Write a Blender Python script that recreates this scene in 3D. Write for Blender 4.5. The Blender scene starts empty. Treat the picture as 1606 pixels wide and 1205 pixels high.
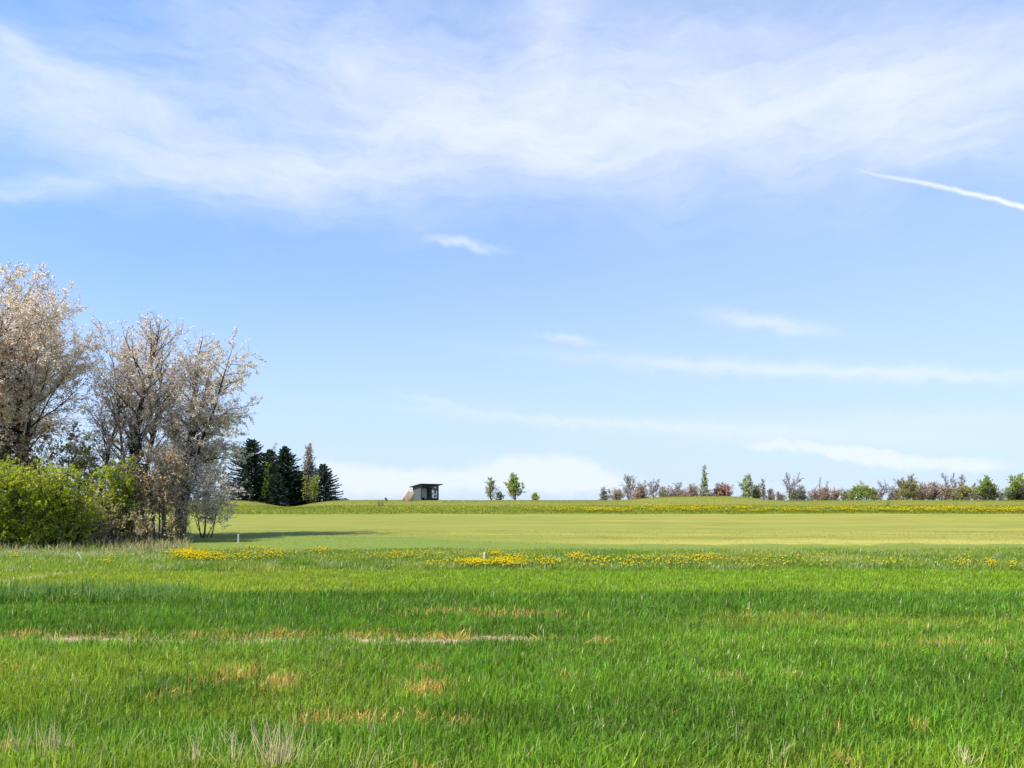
import bpy, math, random
import numpy as np
from mathutils import Vector

C = bpy.context.scene.collection
SC = bpy.context.scene
R = math.radians

# ------------------------------------------------------------------ camera, sky, sun, exposure
CAM_H = 1.7
cam_d = bpy.data.cameras.new('camera')
cam = bpy.data.objects.new('camera', cam_d)
C.objects.link(cam)
cam.location = (0, 0, CAM_H)
cam.rotation_euler = (R(90), 0, 0)
cam_d.sensor_width = 36
cam_d.lens = 28
cam_d.shift_y = 0.123
cam_d.clip_start = 0.1
cam_d.clip_end = 9000
SC.camera = cam
FPX = 1249.0            # focal length in photo pixels; the true horizon lies on row 800

SUN_EL, SUN_AZ = 50.0, -113.0       # azimuth clockwise from +Y: the sun stands to the left, a little beyond the trees
EXPOSURE = 0.80
SC.view_settings.view_transform = 'Standard'
SC.view_settings.look = 'None'
SC.view_settings.gamma = 1.0
SC.view_settings.exposure = EXPOSURE
sun_d = bpy.data.lights.new('sun', 'SUN')
sun_d.energy = 4.8
sun_d.angle = R(0.5)
sun_d.color = (1.0, 0.94, 0.82)
sun = bpy.data.objects.new('sun', sun_d)
C.objects.link(sun)
sdir = Vector((math.sin(R(SUN_AZ)) * math.cos(R(SUN_EL)), math.cos(R(SUN_AZ)) * math.cos(R(SUN_EL)), math.sin(R(SUN_EL))))
sun.rotation_euler = sdir.to_track_quat('Z', 'Y').to_euler()


class NT:
    """tiny helper for node graphs"""
    def __init__(self, tree):
        self.t = tree
        self.n = tree.nodes
        self.l = tree.links

    def put(self, sock, v):
        if v is None:
            return
        if isinstance(v, bpy.types.NodeSocket):
            self.l.new(v, sock)
        else:
            if sock.type == 'RGBA' and len(v) == 3:
                v = (*v, 1)
            sock.default_value = v

    def node(self, kind, props=None, **ins):
        nd = self.n.new(kind)
        for k, v in (props or {}).items():
            setattr(nd, k, v)
        for k, v in ins.items():
            key = int(k[1:]) if k[0] == 'i' and k[1:].isdigit() else k.replace('_', ' ')
            self.put(nd.inputs[key], v)
        return nd

    def m(self, op, a, b=None, c=None, clamp=False):
        nd = self.n.new('ShaderNodeMath')
        nd.operation = op
        nd.use_clamp = clamp
        for i, v in enumerate((a, b, c)):
            self.put(nd.inputs[i], v)
        return nd.outputs[0]

    def v(self, op, a, b=None):
        nd = self.n.new('ShaderNodeVectorMath')
        nd.operation = op
        self.put(nd.inputs[0], a)
        self.put(nd.inputs[1], b)
        return nd.outputs['Value'] if op in ('DOT_PRODUCT', 'LENGTH') else nd.outputs[0]

    def sstep(self, x, lo, hi):
        nd = self.n.new('ShaderNodeMapRange')
        nd.interpolation_type = 'SMOOTHSTEP'
        self.put(nd.inputs['Value'], x)
        self.put(nd.inputs['From Min'], lo)
        self.put(nd.inputs['From Max'], hi)
        return nd.outputs['Result']

    def noise(self, vec, scale, detail=4, rough=0.55):
        nd = self.node('ShaderNodeTexNoise', None, Vector=vec, Scale=scale, Detail=detail, Roughness=rough)
        return nd.outputs['Fac']

    def mapping(self, vec, loc=(0, 0, 0), rot=(0, 0, 0), scale=(1, 1, 1), kind='POINT'):
        nd = self.n.new('ShaderNodeMapping')
        nd.vector_type = kind
        self.put(nd.inputs['Vector'], vec)
        nd.inputs['Location'].default_value = loc
        nd.inputs['Rotation'].default_value = rot
        nd.inputs['Scale'].default_value = scale
        return nd.outputs[0]

    def mix(self, f, a, b):
        nd = self.n.new('ShaderNodeMix')
        nd.data_type = 'RGBA'
        self.put(nd.inputs[0], f)
        self.put(nd.inputs[6], a)
        self.put(nd.inputs[7], b)
        return nd.outputs[2]

    def xyz(self, x, y, z):
        nd = self.n.new('ShaderNodeCombineXYZ')
        for i, v in enumerate((x, y, z)):
            self.put(nd.inputs[i], v)
        return nd.outputs[0]

    def sep(self, v):
        nd = self.n.new('ShaderNodeSeparateXYZ')
        self.put(nd.inputs[0], v)
        return nd.outputs


def build_world():
    w = bpy.data.worlds.new('World')
    SC.world = w
    w.use_nodes = True
    w.node_tree.nodes.clear()
    g = NT(w.node_tree)
    sky = g.node('ShaderNodeTexSky', dict(sky_type='NISHITA', sun_disc=False, sun_elevation=R(SUN_EL),
                                          sun_rotation=R(SUN_AZ), altitude=0, air_density=1.0, dust_density=0.6, ozone_density=2.0))
    d = g.node('ShaderNodeTexCoord').outputs['Generated']
    dn = g.v('NORMALIZE', d)
    x, y, z = g.sep(dn)
    az = g.m('ARCTAN2', x, y)
    el = g.m('ARCSINE', z)
    p = g.xyz(az, el, 0.0)
    nz1 = g.node('ShaderNodeTexNoise', None, Vector=g.mapping(p, scale=(1, 1.6, 1)), Scale=7.0, Detail=5.0, Roughness=0.55).outputs['Color']
    warp = g.v('MULTIPLY', g.v('SUBTRACT', nz1, (0.5, 0.5, 0.5)), (0.11, 0.075, 0.0))
    pw = g.v('ADD', p, warp)
    nz2 = g.node('ShaderNodeTexNoise', None, Vector=p, Scale=38.0, Detail=4.0, Roughness=0.6).outputs['Color']
    pc = g.v('ADD', p, g.v('MULTIPLY', g.v('SUBTRACT', nz2, (0.5, 0.5, 0.5)), (0.025, 0.022, 0.0)))
    pt = g.v('ADD', p, g.v('MULTIPLY', g.v('SUBTRACT', nz2, (0.5, 0.5, 0.5)), (0.004, 0.006, 0.0)))

    def strokes(vec, lst):
        acc = None
        for (px, row, L, W, ang, amp) in lst:
            def sky_dir(x, y):
                a = math.atan((x - 803) / FPX)
                return a, math.atan((800 - y) / FPX * math.cos(a))
            a0, e0 = sky_dir(px, row)
            ca, sa = math.cos(R(ang)), math.sin(R(ang))
            h = min(L, 60)
            (a1, e1), (a2, e2) = sky_dir(px - h * ca, row + h * sa), sky_dir(px + h * ca, row - h * sa)
            tilt = math.atan2(e2 - e1, a2 - a1)
            q = g.mapping(vec, (a0, e0, 0), (0, 0, tilt), (math.hypot(a2 - a1, e2 - e1) / (2 * h) * L, W / FPX * math.cos(a0), 1), 'TEXTURE')
            q = g.v('DOT_PRODUCT', q, q)
            e = g.m('EXPONENT', g.m('MULTIPLY', q, -1.0))
            acc = g.m('MULTIPLY', e, amp) if acc is None else g.m('MULTIPLY_ADD', e, amp, acc)
        return acc
    cirrus = strokes(pw, [
        (30, 80, 80, 22, -48, .40), (110, 165, 230, 58, -14, .62), (320, 245, 290, 46, -13, .60), (70, 285, 170, 20, 3, .55),
        (450, 275, 150, 30, 14, .45), (600, 130, 330, 75, -20, .50), (760, 215, 210, 26, -10, .48), (690, 255, 260, 45, 2, .35),
        (1000, 195, 340, 50, 3, .50), (1250, 175, 330, 42, 5, .48), (1500, 165, 200, 55, 2, .50), (1440, 105, 260, 45, 14, .40),
        (1520, 230, 250, 26, 0, .40), (875, 30, 60, 40, 60, .45), (850, 110, 110, 40, 40, .30), (1150, 80, 220, 40, 0, .22),
        (690, 190, 720, 130, 0, .52), (1200, 170, 650, 120, 0, .48)])
    small = strokes(pc, [
        (725, 381, 62, 9, -9, .55), (890, 532, 42, 7, -9, .40), (1205, 506, 90, 11, -9, .48), (1190, 578, 330, 12, -2.5, .40), (1450, 588, 260, 9, -1, .25),
        (680, 630, 60, 7, -12, .25), (870, 660, 260, 8, -4, .30), (1250, 680, 330, 22, -2, .30), (1500, 655, 200, 12, 0, .2)])
    cum = strokes(pc, [
        (585, 757, 110, 26, 0, 1.1), (850, 736, 95, 26, -3, 1.25), (760, 752, 130, 20, 0, .7), (910, 752, 80, 22, 0, .6), (520, 735, 50, 18, 0, .6),
        (1300, 706, 95, 13, -7, 1.05), (1420, 722, 120, 14, -5, .9), (1195, 697, 42, 11, 0, .6), (1540, 728, 60, 14, 0, .6),
        (1130, 765, 400, 14, 0, .5)])
    line = [(1270, 250, .04), (1330, 264, .22), (1385, 276, .32), (1440, 286, .38), (1490, 297, .36), (1540, 308, .42), (1585, 319, .44), (1630, 334, .44), (1680, 351, .44), (1730, 368, .44)]
    trail = strokes(pt, [((q[0] + w[0]) / 2, (q[1] + w[1]) / 2, 46, 3.6, -math.degrees(math.atan2(w[1] - q[1], w[0] - q[0])), (q[2] + w[2]) / 2) for q, w in zip(line, line[1:])])
    w1 = g.noise(g.mapping(pw, rot=(0, 0, R(12)), scale=(5, 24, 1)), 1.7, 7, 0.66)
    w2 = g.noise(g.mapping(pw, rot=(0, 0, R(-25)), scale=(6, 14, 1)), 2.3, 5, 0.6)
    wisp = g.m('MULTIPLY_ADD', w1, 1.35, g.m('MULTIPLY_ADD', w2, 0.7, -0.30))
    a = g.m('MULTIPLY', cirrus, g.m('MAXIMUM', wisp, 0.15))
    a = g.m('MULTIPLY', g.m('SUBTRACT', 1.0, g.m('EXPONENT', g.m('MULTIPLY', a, -1.15))), 0.92)
    b = g.m('MULTIPLY', small, g.m('MULTIPLY_ADD', w1, 1.2, 0.35))
    lump = g.noise(g.mapping(p, scale=(1, 1.5, 1)), 22.0, 5, 0.6)
    c = g.m('MULTIPLY', g.sstep(g.m('MULTIPLY_ADD', g.m('SUBTRACT', lump, 0.5), 0.60, cum), 0.20, 1.10), 0.62)
    f = g.m('MAXIMUM', g.m('MAXIMUM', a, b), g.m('MAXIMUM', c, g.m('MULTIPLY', trail, 1.35)))
    veil = g.m('ADD', g.m('MULTIPLY_ADD', g.sstep(el, 0.40, -0.02), 0.78, 0.10), g.m('MULTIPLY', g.m('MULTIPLY', g.sstep(az, -0.55, 0.45), g.sstep(el, 0.0, 0.3)), 0.25))
    f = g.m('MINIMUM', f, 0.97)
    tint = g.node('ShaderNodeMix', dict(data_type='RGBA', blend_type='MULTIPLY'))
    tint.inputs[0].default_value = 1.0
    g.put(tint.inputs[6], sky.outputs[0])
    g.put(tint.inputs[7], g.mix(g.sstep(el, 0.22, 0.55), SKY_TINT, SKY_TINT_HIGH))
    col = g.mix(f, g.mix(veil, tint.outputs[2], VEIL), CLOUD)
    bg = g.node('ShaderNodeBackground', None, Color=col, Strength=0.106)
    out = g.node('ShaderNodeOutputWorld')
    g.l.new(bg.outputs[0], out.inputs[0])
    w.cycles.sampling_method = 'MANUAL'
    w.cycles.sample_map_resolution = 512


SKY_TINT = (0.64, 0.98, 1.38)
SKY_TINT_HIGH = (0.56, 1.06, 1.50)
CLOUD = (5.25, 5.5, 6.2)
VEIL = (3.8, 4.42, 5.75)
build_world()

# ------------------------------------------------------------------ numeric helpers
def vnoise(x, y, seed=0):
    x = np.asarray(x, float); y = np.asarray(y, float)
    xi = np.floor(x).astype(np.int64); yi = np.floor(y).astype(np.int64)
    fx = x - xi; fy = y - yi
    fx = fx * fx * (3 - 2 * fx); fy = fy * fy * (3 - 2 * fy)
    def h(a, b):
        n = (a * 374761393 + b * 668265263 + seed * 974634721) & 0x7fffffff
        n = ((n ^ (n >> 13)) * 1274126177) & 0x7fffffff
        return ((n ^ (n >> 16)) & 0xffff) / 65535.0
    return (h(xi, yi) * (1 - fx) + h(xi + 1, yi) * fx) * (1 - fy) + (h(xi, yi + 1) * (1 - fx) + h(xi + 1, yi + 1) * fx) * fy


def fbm(x, y, seed=0, o=3):
    s = 0; a = 1; t = 0
    for i in range(o):
        s = s + a * vnoise(x * 2 ** i, y * 2 ** i, seed + i * 17); t += a; a *= .5
    return s / t


def sst(x, a, b):
    t = np.clip((np.asarray(x, float) - a) / (b - a), 0, 1)
    return t * t * (3 - 2 * t)


def gz(x, y):
    """height of the land: flat crop, mown field rising gently, grassy bank with a saddle and a low mound"""
    x = np.asarray(x, float); y = np.asarray(y, float)
    ya = np.array([-9000, -200, 0, 24, 33, 90, 97, 105, 115, 125, 140, 200, 400, 1000, 4000, 9000], float)
    za = np.array([-6, -1, 0, 0, 0.0, 1.12, 1.62, 2.25, 2.85, 3.2, 3.36, 3.55, 3.2, 1.5, 0, 0], float)
    z = np.interp(y, ya, za)
    b = x / np.maximum(y, 20)
    near = sst(y, 98, 116)
    z = z - 0.85 * np.exp(-((b + .279) / .034) ** 2) * near * (1 - sst(y, 300, 500))
    z = z + 0.15 * np.exp(-((b + .34) / .03) ** 2) * near * (1 - sst(y, 160, 220))
    z = z + 0.62 * np.exp(-((b - .235) / .075) ** 4) * sst(y, 106, 122) * (1 - sst(y, 135, 190))
    z = z + (vnoise(x / 9, y / 9, 3) - .5) * 0.12 * sst(y, 20, 60) * (1 - sst(y, 500, 900))
    z = z + (vnoise(x / 2.3, y / 2.3, 9) - .5) * 0.05 * sst(y, 4, 30) * (1 - sst(y, 150, 300))
    return z


def bearing(px, dist):
    return (px - 803) / FPX * dist


def on_ground(row, ht=0.0):
    """distance at which something of height ht above the land shows on that photo row, straight ahead"""
    d = 4.0
    while d < 400:
        if CAM_H - (float(gz(0, d)) + ht) <= (row - 800) / FPX * d:
            return d
        d += 0.1
    return d


# ------------------------------------------------------------------ mesh builder
class MB:
    def __init__(self):
        self.v = []; self.f = []; self.n = 0

    def add(self, verts, faces, col=(1, 1, 1), mat=0, smooth=False):
        verts = np.asarray(verts, float).reshape(-1, 3)
        faces = np.asarray(faces, np.int64)
        if len(faces) == 0:
            return
        col = np.asarray(col, float)
        if col.ndim == 1:
            col = np.tile(col, (len(faces), 1))
        self.v.append(verts)
        self.f.append((faces + self.n, col, mat, smooth))
        self.n += len(verts)

    def box(self, c, s, rot=None, **k):
        c = np.array(c, float); s = np.array(s, float) / 2
        v = np.array([(x, y, z) for x in (-1, 1) for y in (-1, 1) for z in (-1, 1)], float) * s
        if rot is not None:
            v = v @ np.array(rot).T
        self.add(v + c, [(0, 1, 3, 2), (4, 6, 7, 5), (0, 4, 5, 1), (2, 3, 7, 6), (0, 2, 6, 4), (1, 5, 7, 3)], **k)

    def tubes(self, P, Rr, k=4, col=(1, 1, 1), mat=0, smooth=True):
        """P (m,n,3) polylines, Rr (m,n) radii"""
        m, n, _ = P.shape
        if m == 0:
            return
        T = np.gradient(P, axis=1)
        T /= np.maximum(np.linalg.norm(T, axis=2, keepdims=True), 1e-9)
        ref = np.where(np.abs(T[..., 2:3]) > 0.8, np.array([1., 0, 0]), np.array([0, 0, 1.]))
        U = np.cross(T, ref); U /= np.maximum(np.linalg.norm(U, axis=2, keepdims=True), 1e-9)
        V = np.cross(T, U)
        a = np.arange(k) / k * 2 * np.pi
        ring = P[:, :, None, :] + Rr[:, :, None, None] * (np.cos(a)[None, None, :, None] * U[:, :, None, :] + np.sin(a)[None, None, :, None] * V[:, :, None, :])
        base = (np.arange(m) * n * k)[:, None, None] + (np.arange(n - 1) * k)[None, :, None]
        j = np.arange(k)[None, None, :]; j2 = (j + 1) % k
        F = np.stack([base + j, base + j2, base + j2 + k, base + j + k], -1).reshape(-1, 4)
        col = np.asarray(col, float)
        if col.ndim == 2:
            col = np.repeat(col, (n - 1) * k, axis=0)
        self.add(ring.reshape(-1, 3), F, col, mat, smooth)

    def cards(self, P, u, v, col, mat=0):
        """rhombic leaves: centre P, half axes u, v"""
        m = len(P)
        if m == 0:
            return
        V = np.stack([P - u, P + v, P + u, P - v], 1).reshape(-1, 3)
        F = np.arange(m * 4).reshape(m, 4)
        self.add(V, F, col, mat)

    def build(self, name, mats, parent=None):
        me = bpy.data.meshes.new(name)
        V = np.concatenate(self.v)
        me.vertices.add(len(V))
        me.vertices.foreach_set('co', V.astype(np.float32).ravel())
        idx = np.concatenate([f.ravel() for f, *_ in self.f])
        tot = np.concatenate([np.full(len(f), f.shape[1]) for f, *_ in self.f])
        st = np.concatenate([[0], np.cumsum(tot)[:-1]])
        me.loops.add(len(idx)); me.polygons.add(len(tot))
        me.loops.foreach_set('vertex_index', idx.astype(np.int32))
        me.polygons.foreach_set('loop_start', st.astype(np.int32))
        me.polygons.foreach_set('material_index', np.concatenate([np.full(len(f), m) for f, c, m, s in self.f]).astype(np.int32))
        me.polygons.foreach_set('use_smooth', np.concatenate([np.full(len(f), s) for f, c, m, s in self.f]).astype(bool))
        at = me.attributes.new('col', 'FLOAT_COLOR', 'FACE')
        cc = np.ones((len(tot), 4), np.float32)
        cc[:, :3] = np.concatenate([c[:, :3] for f, c, m, s in self.f])
        at.data.foreach_set('color', cc.ravel())
        me.update(calc_edges=True)
        for m in (mats if isinstance(mats, (list, tuple)) else [mats]):
            me.materials.append(m)
        o = bpy.data.objects.new(name, me)
        C.objects.link(o)
        if parent is not None:
            o.parent = parent
        return o


def tag(o, label=None, cat=None, group=None, kind=None):
    for k, v in (('label', label), ('category', cat), ('group', group), ('kind', kind)):
        if v:
            o[k] = v
    return o


def thing(name, label, cat, loc=(0, 0, 0), group=None, rz=0):
    o = bpy.data.objects.new(name, None)
    C.objects.link(o)
    o.empty_display_size = 0.3
    o.location = loc
    o.rotation_euler = (0, 0, rz)
    return tag(o, label, cat, group)


# ------------------------------------------------------------------ materials
def leaf_mat(name, transl=0.35, rough=0.55, spec=0.25):
    m = bpy.data.materials.new(name); m.use_nodes = True
    m.node_tree.nodes.clear()
    g = NT(m.node_tree)
    c = g.node('ShaderNodeAttribute', dict(attribute_name='col')).outputs['Color']
    b = g.node('ShaderNodeBsdfPrincipled', None, Base_Color=c, Roughness=rough)
    b.inputs['Specular IOR Level'].default_value = spec
    t = g.node('ShaderNodeBsdfTranslucent', None, Color=c)
    s = g.node('ShaderNodeMixShader', None, i0=transl, i1=b.outputs[0], i2=t.outputs[0])
    g.node('ShaderNodeOutputMaterial', None, i0=s.outputs[0])
    return m


def plain_mat(name, c1, c2, scale=6.0, rough=0.8, bump=0.0, stretch=(1, 1, 1), spec=0.3):
    m = bpy.data.materials.new(name); m.use_nodes = True
    m.node_tree.nodes.clear()
    g = NT(m.node_tree)
    p = g.mapping(g.node('ShaderNodeTexCoord').outputs['Object'], scale=stretch)
    n = g.noise(p, scale, 6, 0.6)
    c = g.mix(g.sstep(n, 0.32, 0.68), c1, c2)
    b = g.node('ShaderNodeBsdfPrincipled', None, Base_Color=c, Roughness=rough)
    b.inputs['Specular IOR Level'].default_value = spec
    if bump:
        bp = g.node('ShaderNodeBump', None, Strength=bump, Distance=0.03, Height=n)
        g.l.new(bp.outputs[0], b.inputs['Normal'])
    g.node('ShaderNodeOutputMaterial', None, i0=b.outputs[0])
    return m


LEAF = leaf_mat('leaf', 0.52)
PETAL = leaf_mat('blossom', 0.55, 0.7, 0.1)
BLADE = leaf_mat('grass_blade', 0.45, 0.5, 0.15)
STRAW = leaf_mat('straw', 0.2, 0.6, 0.2)
NEEDLE = leaf_mat('needle', 0.20, 0.6, 0.2)
TWIG = leaf_mat('twig', 0.0, 0.9, 0.1)
BARK = plain_mat('cherry_bark', (.030, .023, .018), (.085, .066, .052), 5, .9, .5, (1, 1, .35))
GREYBARK = plain_mat('grey_bark', (.07, .06, .055), (.16, .135, .125), 5, .9, .4, (1, 1, .35))


def ground_material():
    m = bpy.data.materials.new('land'); m.use_nodes = True
    m.node_tree.nodes.clear()
    g = NT(m.node_tree)
    p = g.node('ShaderNodeNewGeometry').outputs['Position']
    x, y, z = g.sep(p)
    big = g.noise(p, 0.09, 3)
    med = g.noise(p, 0.8, 4)
    fine = g.noise(p, 9.0, 5, 0.65)
    pwv = g.v('ADD', p, g.v('MULTIPLY', g.v('SUBTRACT', g.node('ShaderNodeTexNoise', None, Vector=p, Scale=.05, Detail=2.0).outputs['Color'], (.5, .5, .5)), (0, 7, 0)))
    streak = g.noise(g.mapping(pwv, scale=(0.045, 0.34, 1), rot=(0, 0, 0.02)), 1.0, 5, 0.62)
    streak2 = g.noise(g.mapping(pwv, scale=(0.13, 1.1, 1), rot=(0, 0, -0.015)), 1.0, 5, 0.62)
    yw = g.m('ADD', y, g.m('ADD', g.m('MULTIPLY', g.m('SUBTRACT', med, 0.5), 2.4), g.m('MULTIPLY', g.m('SUBTRACT', g.noise(p, .22, 2), .5), 3.0)))
    # crop soil
    soil = g.mix(g.sstep(fine, .35, .65), (.10, .085, .04), (.17, .135, .075))
    gap = g.m('MULTIPLY', g.sstep(g.m('ABSOLUTE', g.m('SUBTRACT', g.m('ADD', y, g.m('MULTIPLY', g.m('SUBTRACT', med, .5), .7)), 10.3)), .55, .25), g.sstep(x, 2.5, -.5))
    soil = g.mix(gap, soil, g.mix(g.sstep(fine, .3, .7), (.26, .19, .10), (.40, .32, .20)))
    # rough strip
    rough = g.mix(g.sstep(med, .35, .65), (.085, .15, .022), (.15, .19, .035))
    rough = g.mix(g.m('MULTIPLY', g.sstep(fine, .5, .75), .5), rough, (.30, .27, .12))
    # mown field
    mow = g.mix(g.sstep(streak, .34, .66), (.182, .190, .026), (.285, .256, .042))
    mow = g.mix(g.m('MULTIPLY', g.sstep(streak2, .45, .75), .55), mow, (.150, .180, .026))
    mow = g.mix(g.m('MULTIPLY', g.sstep(streak2, .42, .2), .5), mow, (.31, .295, .055))
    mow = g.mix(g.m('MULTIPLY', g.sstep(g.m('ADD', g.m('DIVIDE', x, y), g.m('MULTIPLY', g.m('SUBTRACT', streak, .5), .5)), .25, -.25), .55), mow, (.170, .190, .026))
    dash = g.noise(g.mapping(pwv, scale=(0.30, 1.5, 1)), 1.0, 3, 0.55)
    mow = g.mix(g.m('MULTIPLY', g.sstep(dash, .55, .70), .60), mow, (.125, .145, .022))
    mow = g.mix(g.m('MULTIPLY', g.sstep(dash, .44, .28), .5), mow, (.32, .30, .06))
    pale = g.m('MULTIPLY', g.m('MULTIPLY', g.sstep(yw, 37.3, 38.2), g.sstep(yw, 42, 39.5)), g.sstep(x, 0, 10))
    mow = g.mix(g.m('MULTIPLY', pale, .5), mow, (.40, .36, .085))
    edge = g.sstep(g.m('ADD', yw, g.m('MULTIPLY', g.sstep(x, 6, -12), -8.0)), 38.2, 36.4)  # greener mown edge; its wider left part paints in some tree shadow
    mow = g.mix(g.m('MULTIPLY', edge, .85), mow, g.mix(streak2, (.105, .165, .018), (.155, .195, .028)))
    mow = g.mix(g.m('MULTIPLY', g.sstep(fine, .45, .8), .22), mow, (.11, .135, .022))
    # bank
    bank = g.mix(g.sstep(med, .35, .65), (.125, .160, .010), (.175, .195, .014))
    top = g.mix(g.sstep(streak2, .35, .65), (.165, .175, .020), (.215, .210, .035))
    bank = g.mix(g.sstep(g.m('ADD', y, g.m('MULTIPLY', g.m('SUBTRACT', big, .5), 6.0)), 103, 108), bank, top)
    far = g.mix(big, (.13, .17, .04), (.2, .2, .07))
    c = g.mix(g.sstep(y, 21.4, 22.4), soil, rough)
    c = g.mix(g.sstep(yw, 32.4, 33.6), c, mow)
    c = g.mix(g.sstep(yw, 90.5, 92.5), c, bank)
    c = g.mix(g.sstep(y, 150, 190), c, far)
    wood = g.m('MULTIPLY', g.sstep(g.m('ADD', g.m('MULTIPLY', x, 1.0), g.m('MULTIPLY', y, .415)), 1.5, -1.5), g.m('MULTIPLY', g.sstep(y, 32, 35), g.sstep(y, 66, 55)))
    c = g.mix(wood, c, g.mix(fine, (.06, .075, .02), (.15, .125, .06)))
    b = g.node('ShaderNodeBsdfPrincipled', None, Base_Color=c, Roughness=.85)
    b.inputs['Specular IOR Level'].default_value = .15
    h = g.m('MULTIPLY_ADD', fine, .5, g.noise(p, 2.5, 4))
    bp = g.node('ShaderNodeBump', None, Strength=.5, Distance=.08, Height=h)
    g.l.new(bp.outputs[0], b.inputs['Normal'])
    g.node('ShaderNodeOutputMaterial', None, i0=b.outputs[0])
    return m


# ------------------------------------------------------------------ the land
def build_land():
    th = np.concatenate([np.arange(-180, -44, 4.), np.arange(-44, 44, .16), np.arange(44, 180, 4.)])
    rr = np.concatenate([[0.0], np.geomspace(.8, 30, 70), np.arange(30.5, 150, .75), np.geomspace(151, 7000, 60)])
    T, Q = np.meshgrid(R(1) * th, rr, indexing='ij')
    X = np.sin(T) * Q; Y = np.cos(T) * Q
    V = np.stack([X, Y, gz(X, Y)], -1)
    n, k = len(th), len(rr)
    i = np.arange(n)[:, None]; j = np.arange(1, k - 1)[None, :]
    i2 = (i + 1) % n
    F = np.stack([i * k + j, i * k + j + 1, i2 * k + j + 1, i2 * k + j], -1).reshape(-1, 4)
    mb = MB()
    mb.add(V.reshape(-1, 3), F, smooth=True)
    ii = np.arange(n)
    mb.f.append((np.stack([ii * k, ii * k + 1, ((ii + 1) % n) * k + 1], -1), np.ones((n, 3)), 0, True))
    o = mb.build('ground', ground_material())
    tag(o, kind='structure')


build_land()

# ------------------------------------------------------------------ grass blades
def blades(mb, rng, x, y, h, w, col, lean=.25, segs=2, bend=.35, wind=(.05, 0)):
    n = len(x)
    z = gz(x, y) - 0.01
    a = rng.uniform(0, 2 * np.pi, n)
    side = np.stack([np.cos(a), np.sin(a), np.zeros(n)], -1) * (w / 2)[:, None]
    la = rng.uniform(0, 2 * np.pi, n)
    lm = np.abs(rng.normal(0, lean, n))
    lx = np.cos(la) * lm + wind[0]; ly = np.sin(la) * lm + wind[1]
    bd = np.abs(rng.normal(0, bend, n))
    base = np.stack([x, y, z], -1)
    def pt(t):
        k = t + bd * t * t
        return base + np.stack([lx * k * h, ly * k * h, h * (t - .30 * np.minimum(bd + lm, 1.2) * t * t)], -1)
    if segs == 1:
        p1 = pt(np.ones(n))
        V = np.stack([base - side, base + side, p1], 1)
        mb.add(V.reshape(-1, 3), np.arange(n * 3).reshape(n, 3), col)
        return
    if segs == 2:
        pm = pt(np.full(n, .55)); p1 = pt(np.ones(n))
        V = np.stack([base - side * .8, base + side * .8, pm + side, pm - side, p1], 1).reshape(-1, 3)
        o = np.arange(n) * 5
        Q = np.stack([o, o + 1, o + 2, o + 3], -1)
        T = np.stack([o + 3, o + 2, o + 4], -1)
    else:
        pa = pt(np.full(n, .4)); pb = pt(np.full(n, .75)); p1 = pt(np.ones(n))
        V = np.stack([base - side * .7, base + side * .7, pa + side, pa - side, pb + side * .75, pb - side * .75, p1], 1).reshape(-1, 3)
        o = np.arange(n) * 7
        Q = np.concatenate([np.stack([o, o + 1, o + 2, o + 3], -1), np.stack([o + 3, o + 2, o + 4, o + 5], -1)])
        T = np.stack([o + 5, o + 4, o + 6], -1)
        col2 = np.concatenate([col, col])
        mb.add(V, Q, col2)
        mb.f.append((T + mb.n - len(V), np.asarray(col), 0, False))
        return
    mb.add(V, Q, col)
    mb.f.append((T + mb.n - len(V), np.asarray(col), 0, False))


def scatter(rng, y0, y1, dens, half=.68, m=2.2):
    """points spread evenly over the wedge of land in view (with a margin to both sides)"""
    n = int((half * (y1 * y1 - y0 * y0) + 2 * m * (y1 - y0)) * dens)
    q = np.linspace(y0, y1, 400)
    cum = np.cumsum(half * q + m); cum = (cum - cum[0]) / (cum[-1] - cum[0])
    y = np.interp(rng.uniform(0, 1, n), cum, q)
    x = rng.uniform(-1, 1, n) * (half * y + m)
    return x, y


def lerp(a, b, t):
    return np.asarray(a) * (1 - t[:, None]) + np.asarray(b) * t[:, None]


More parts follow.
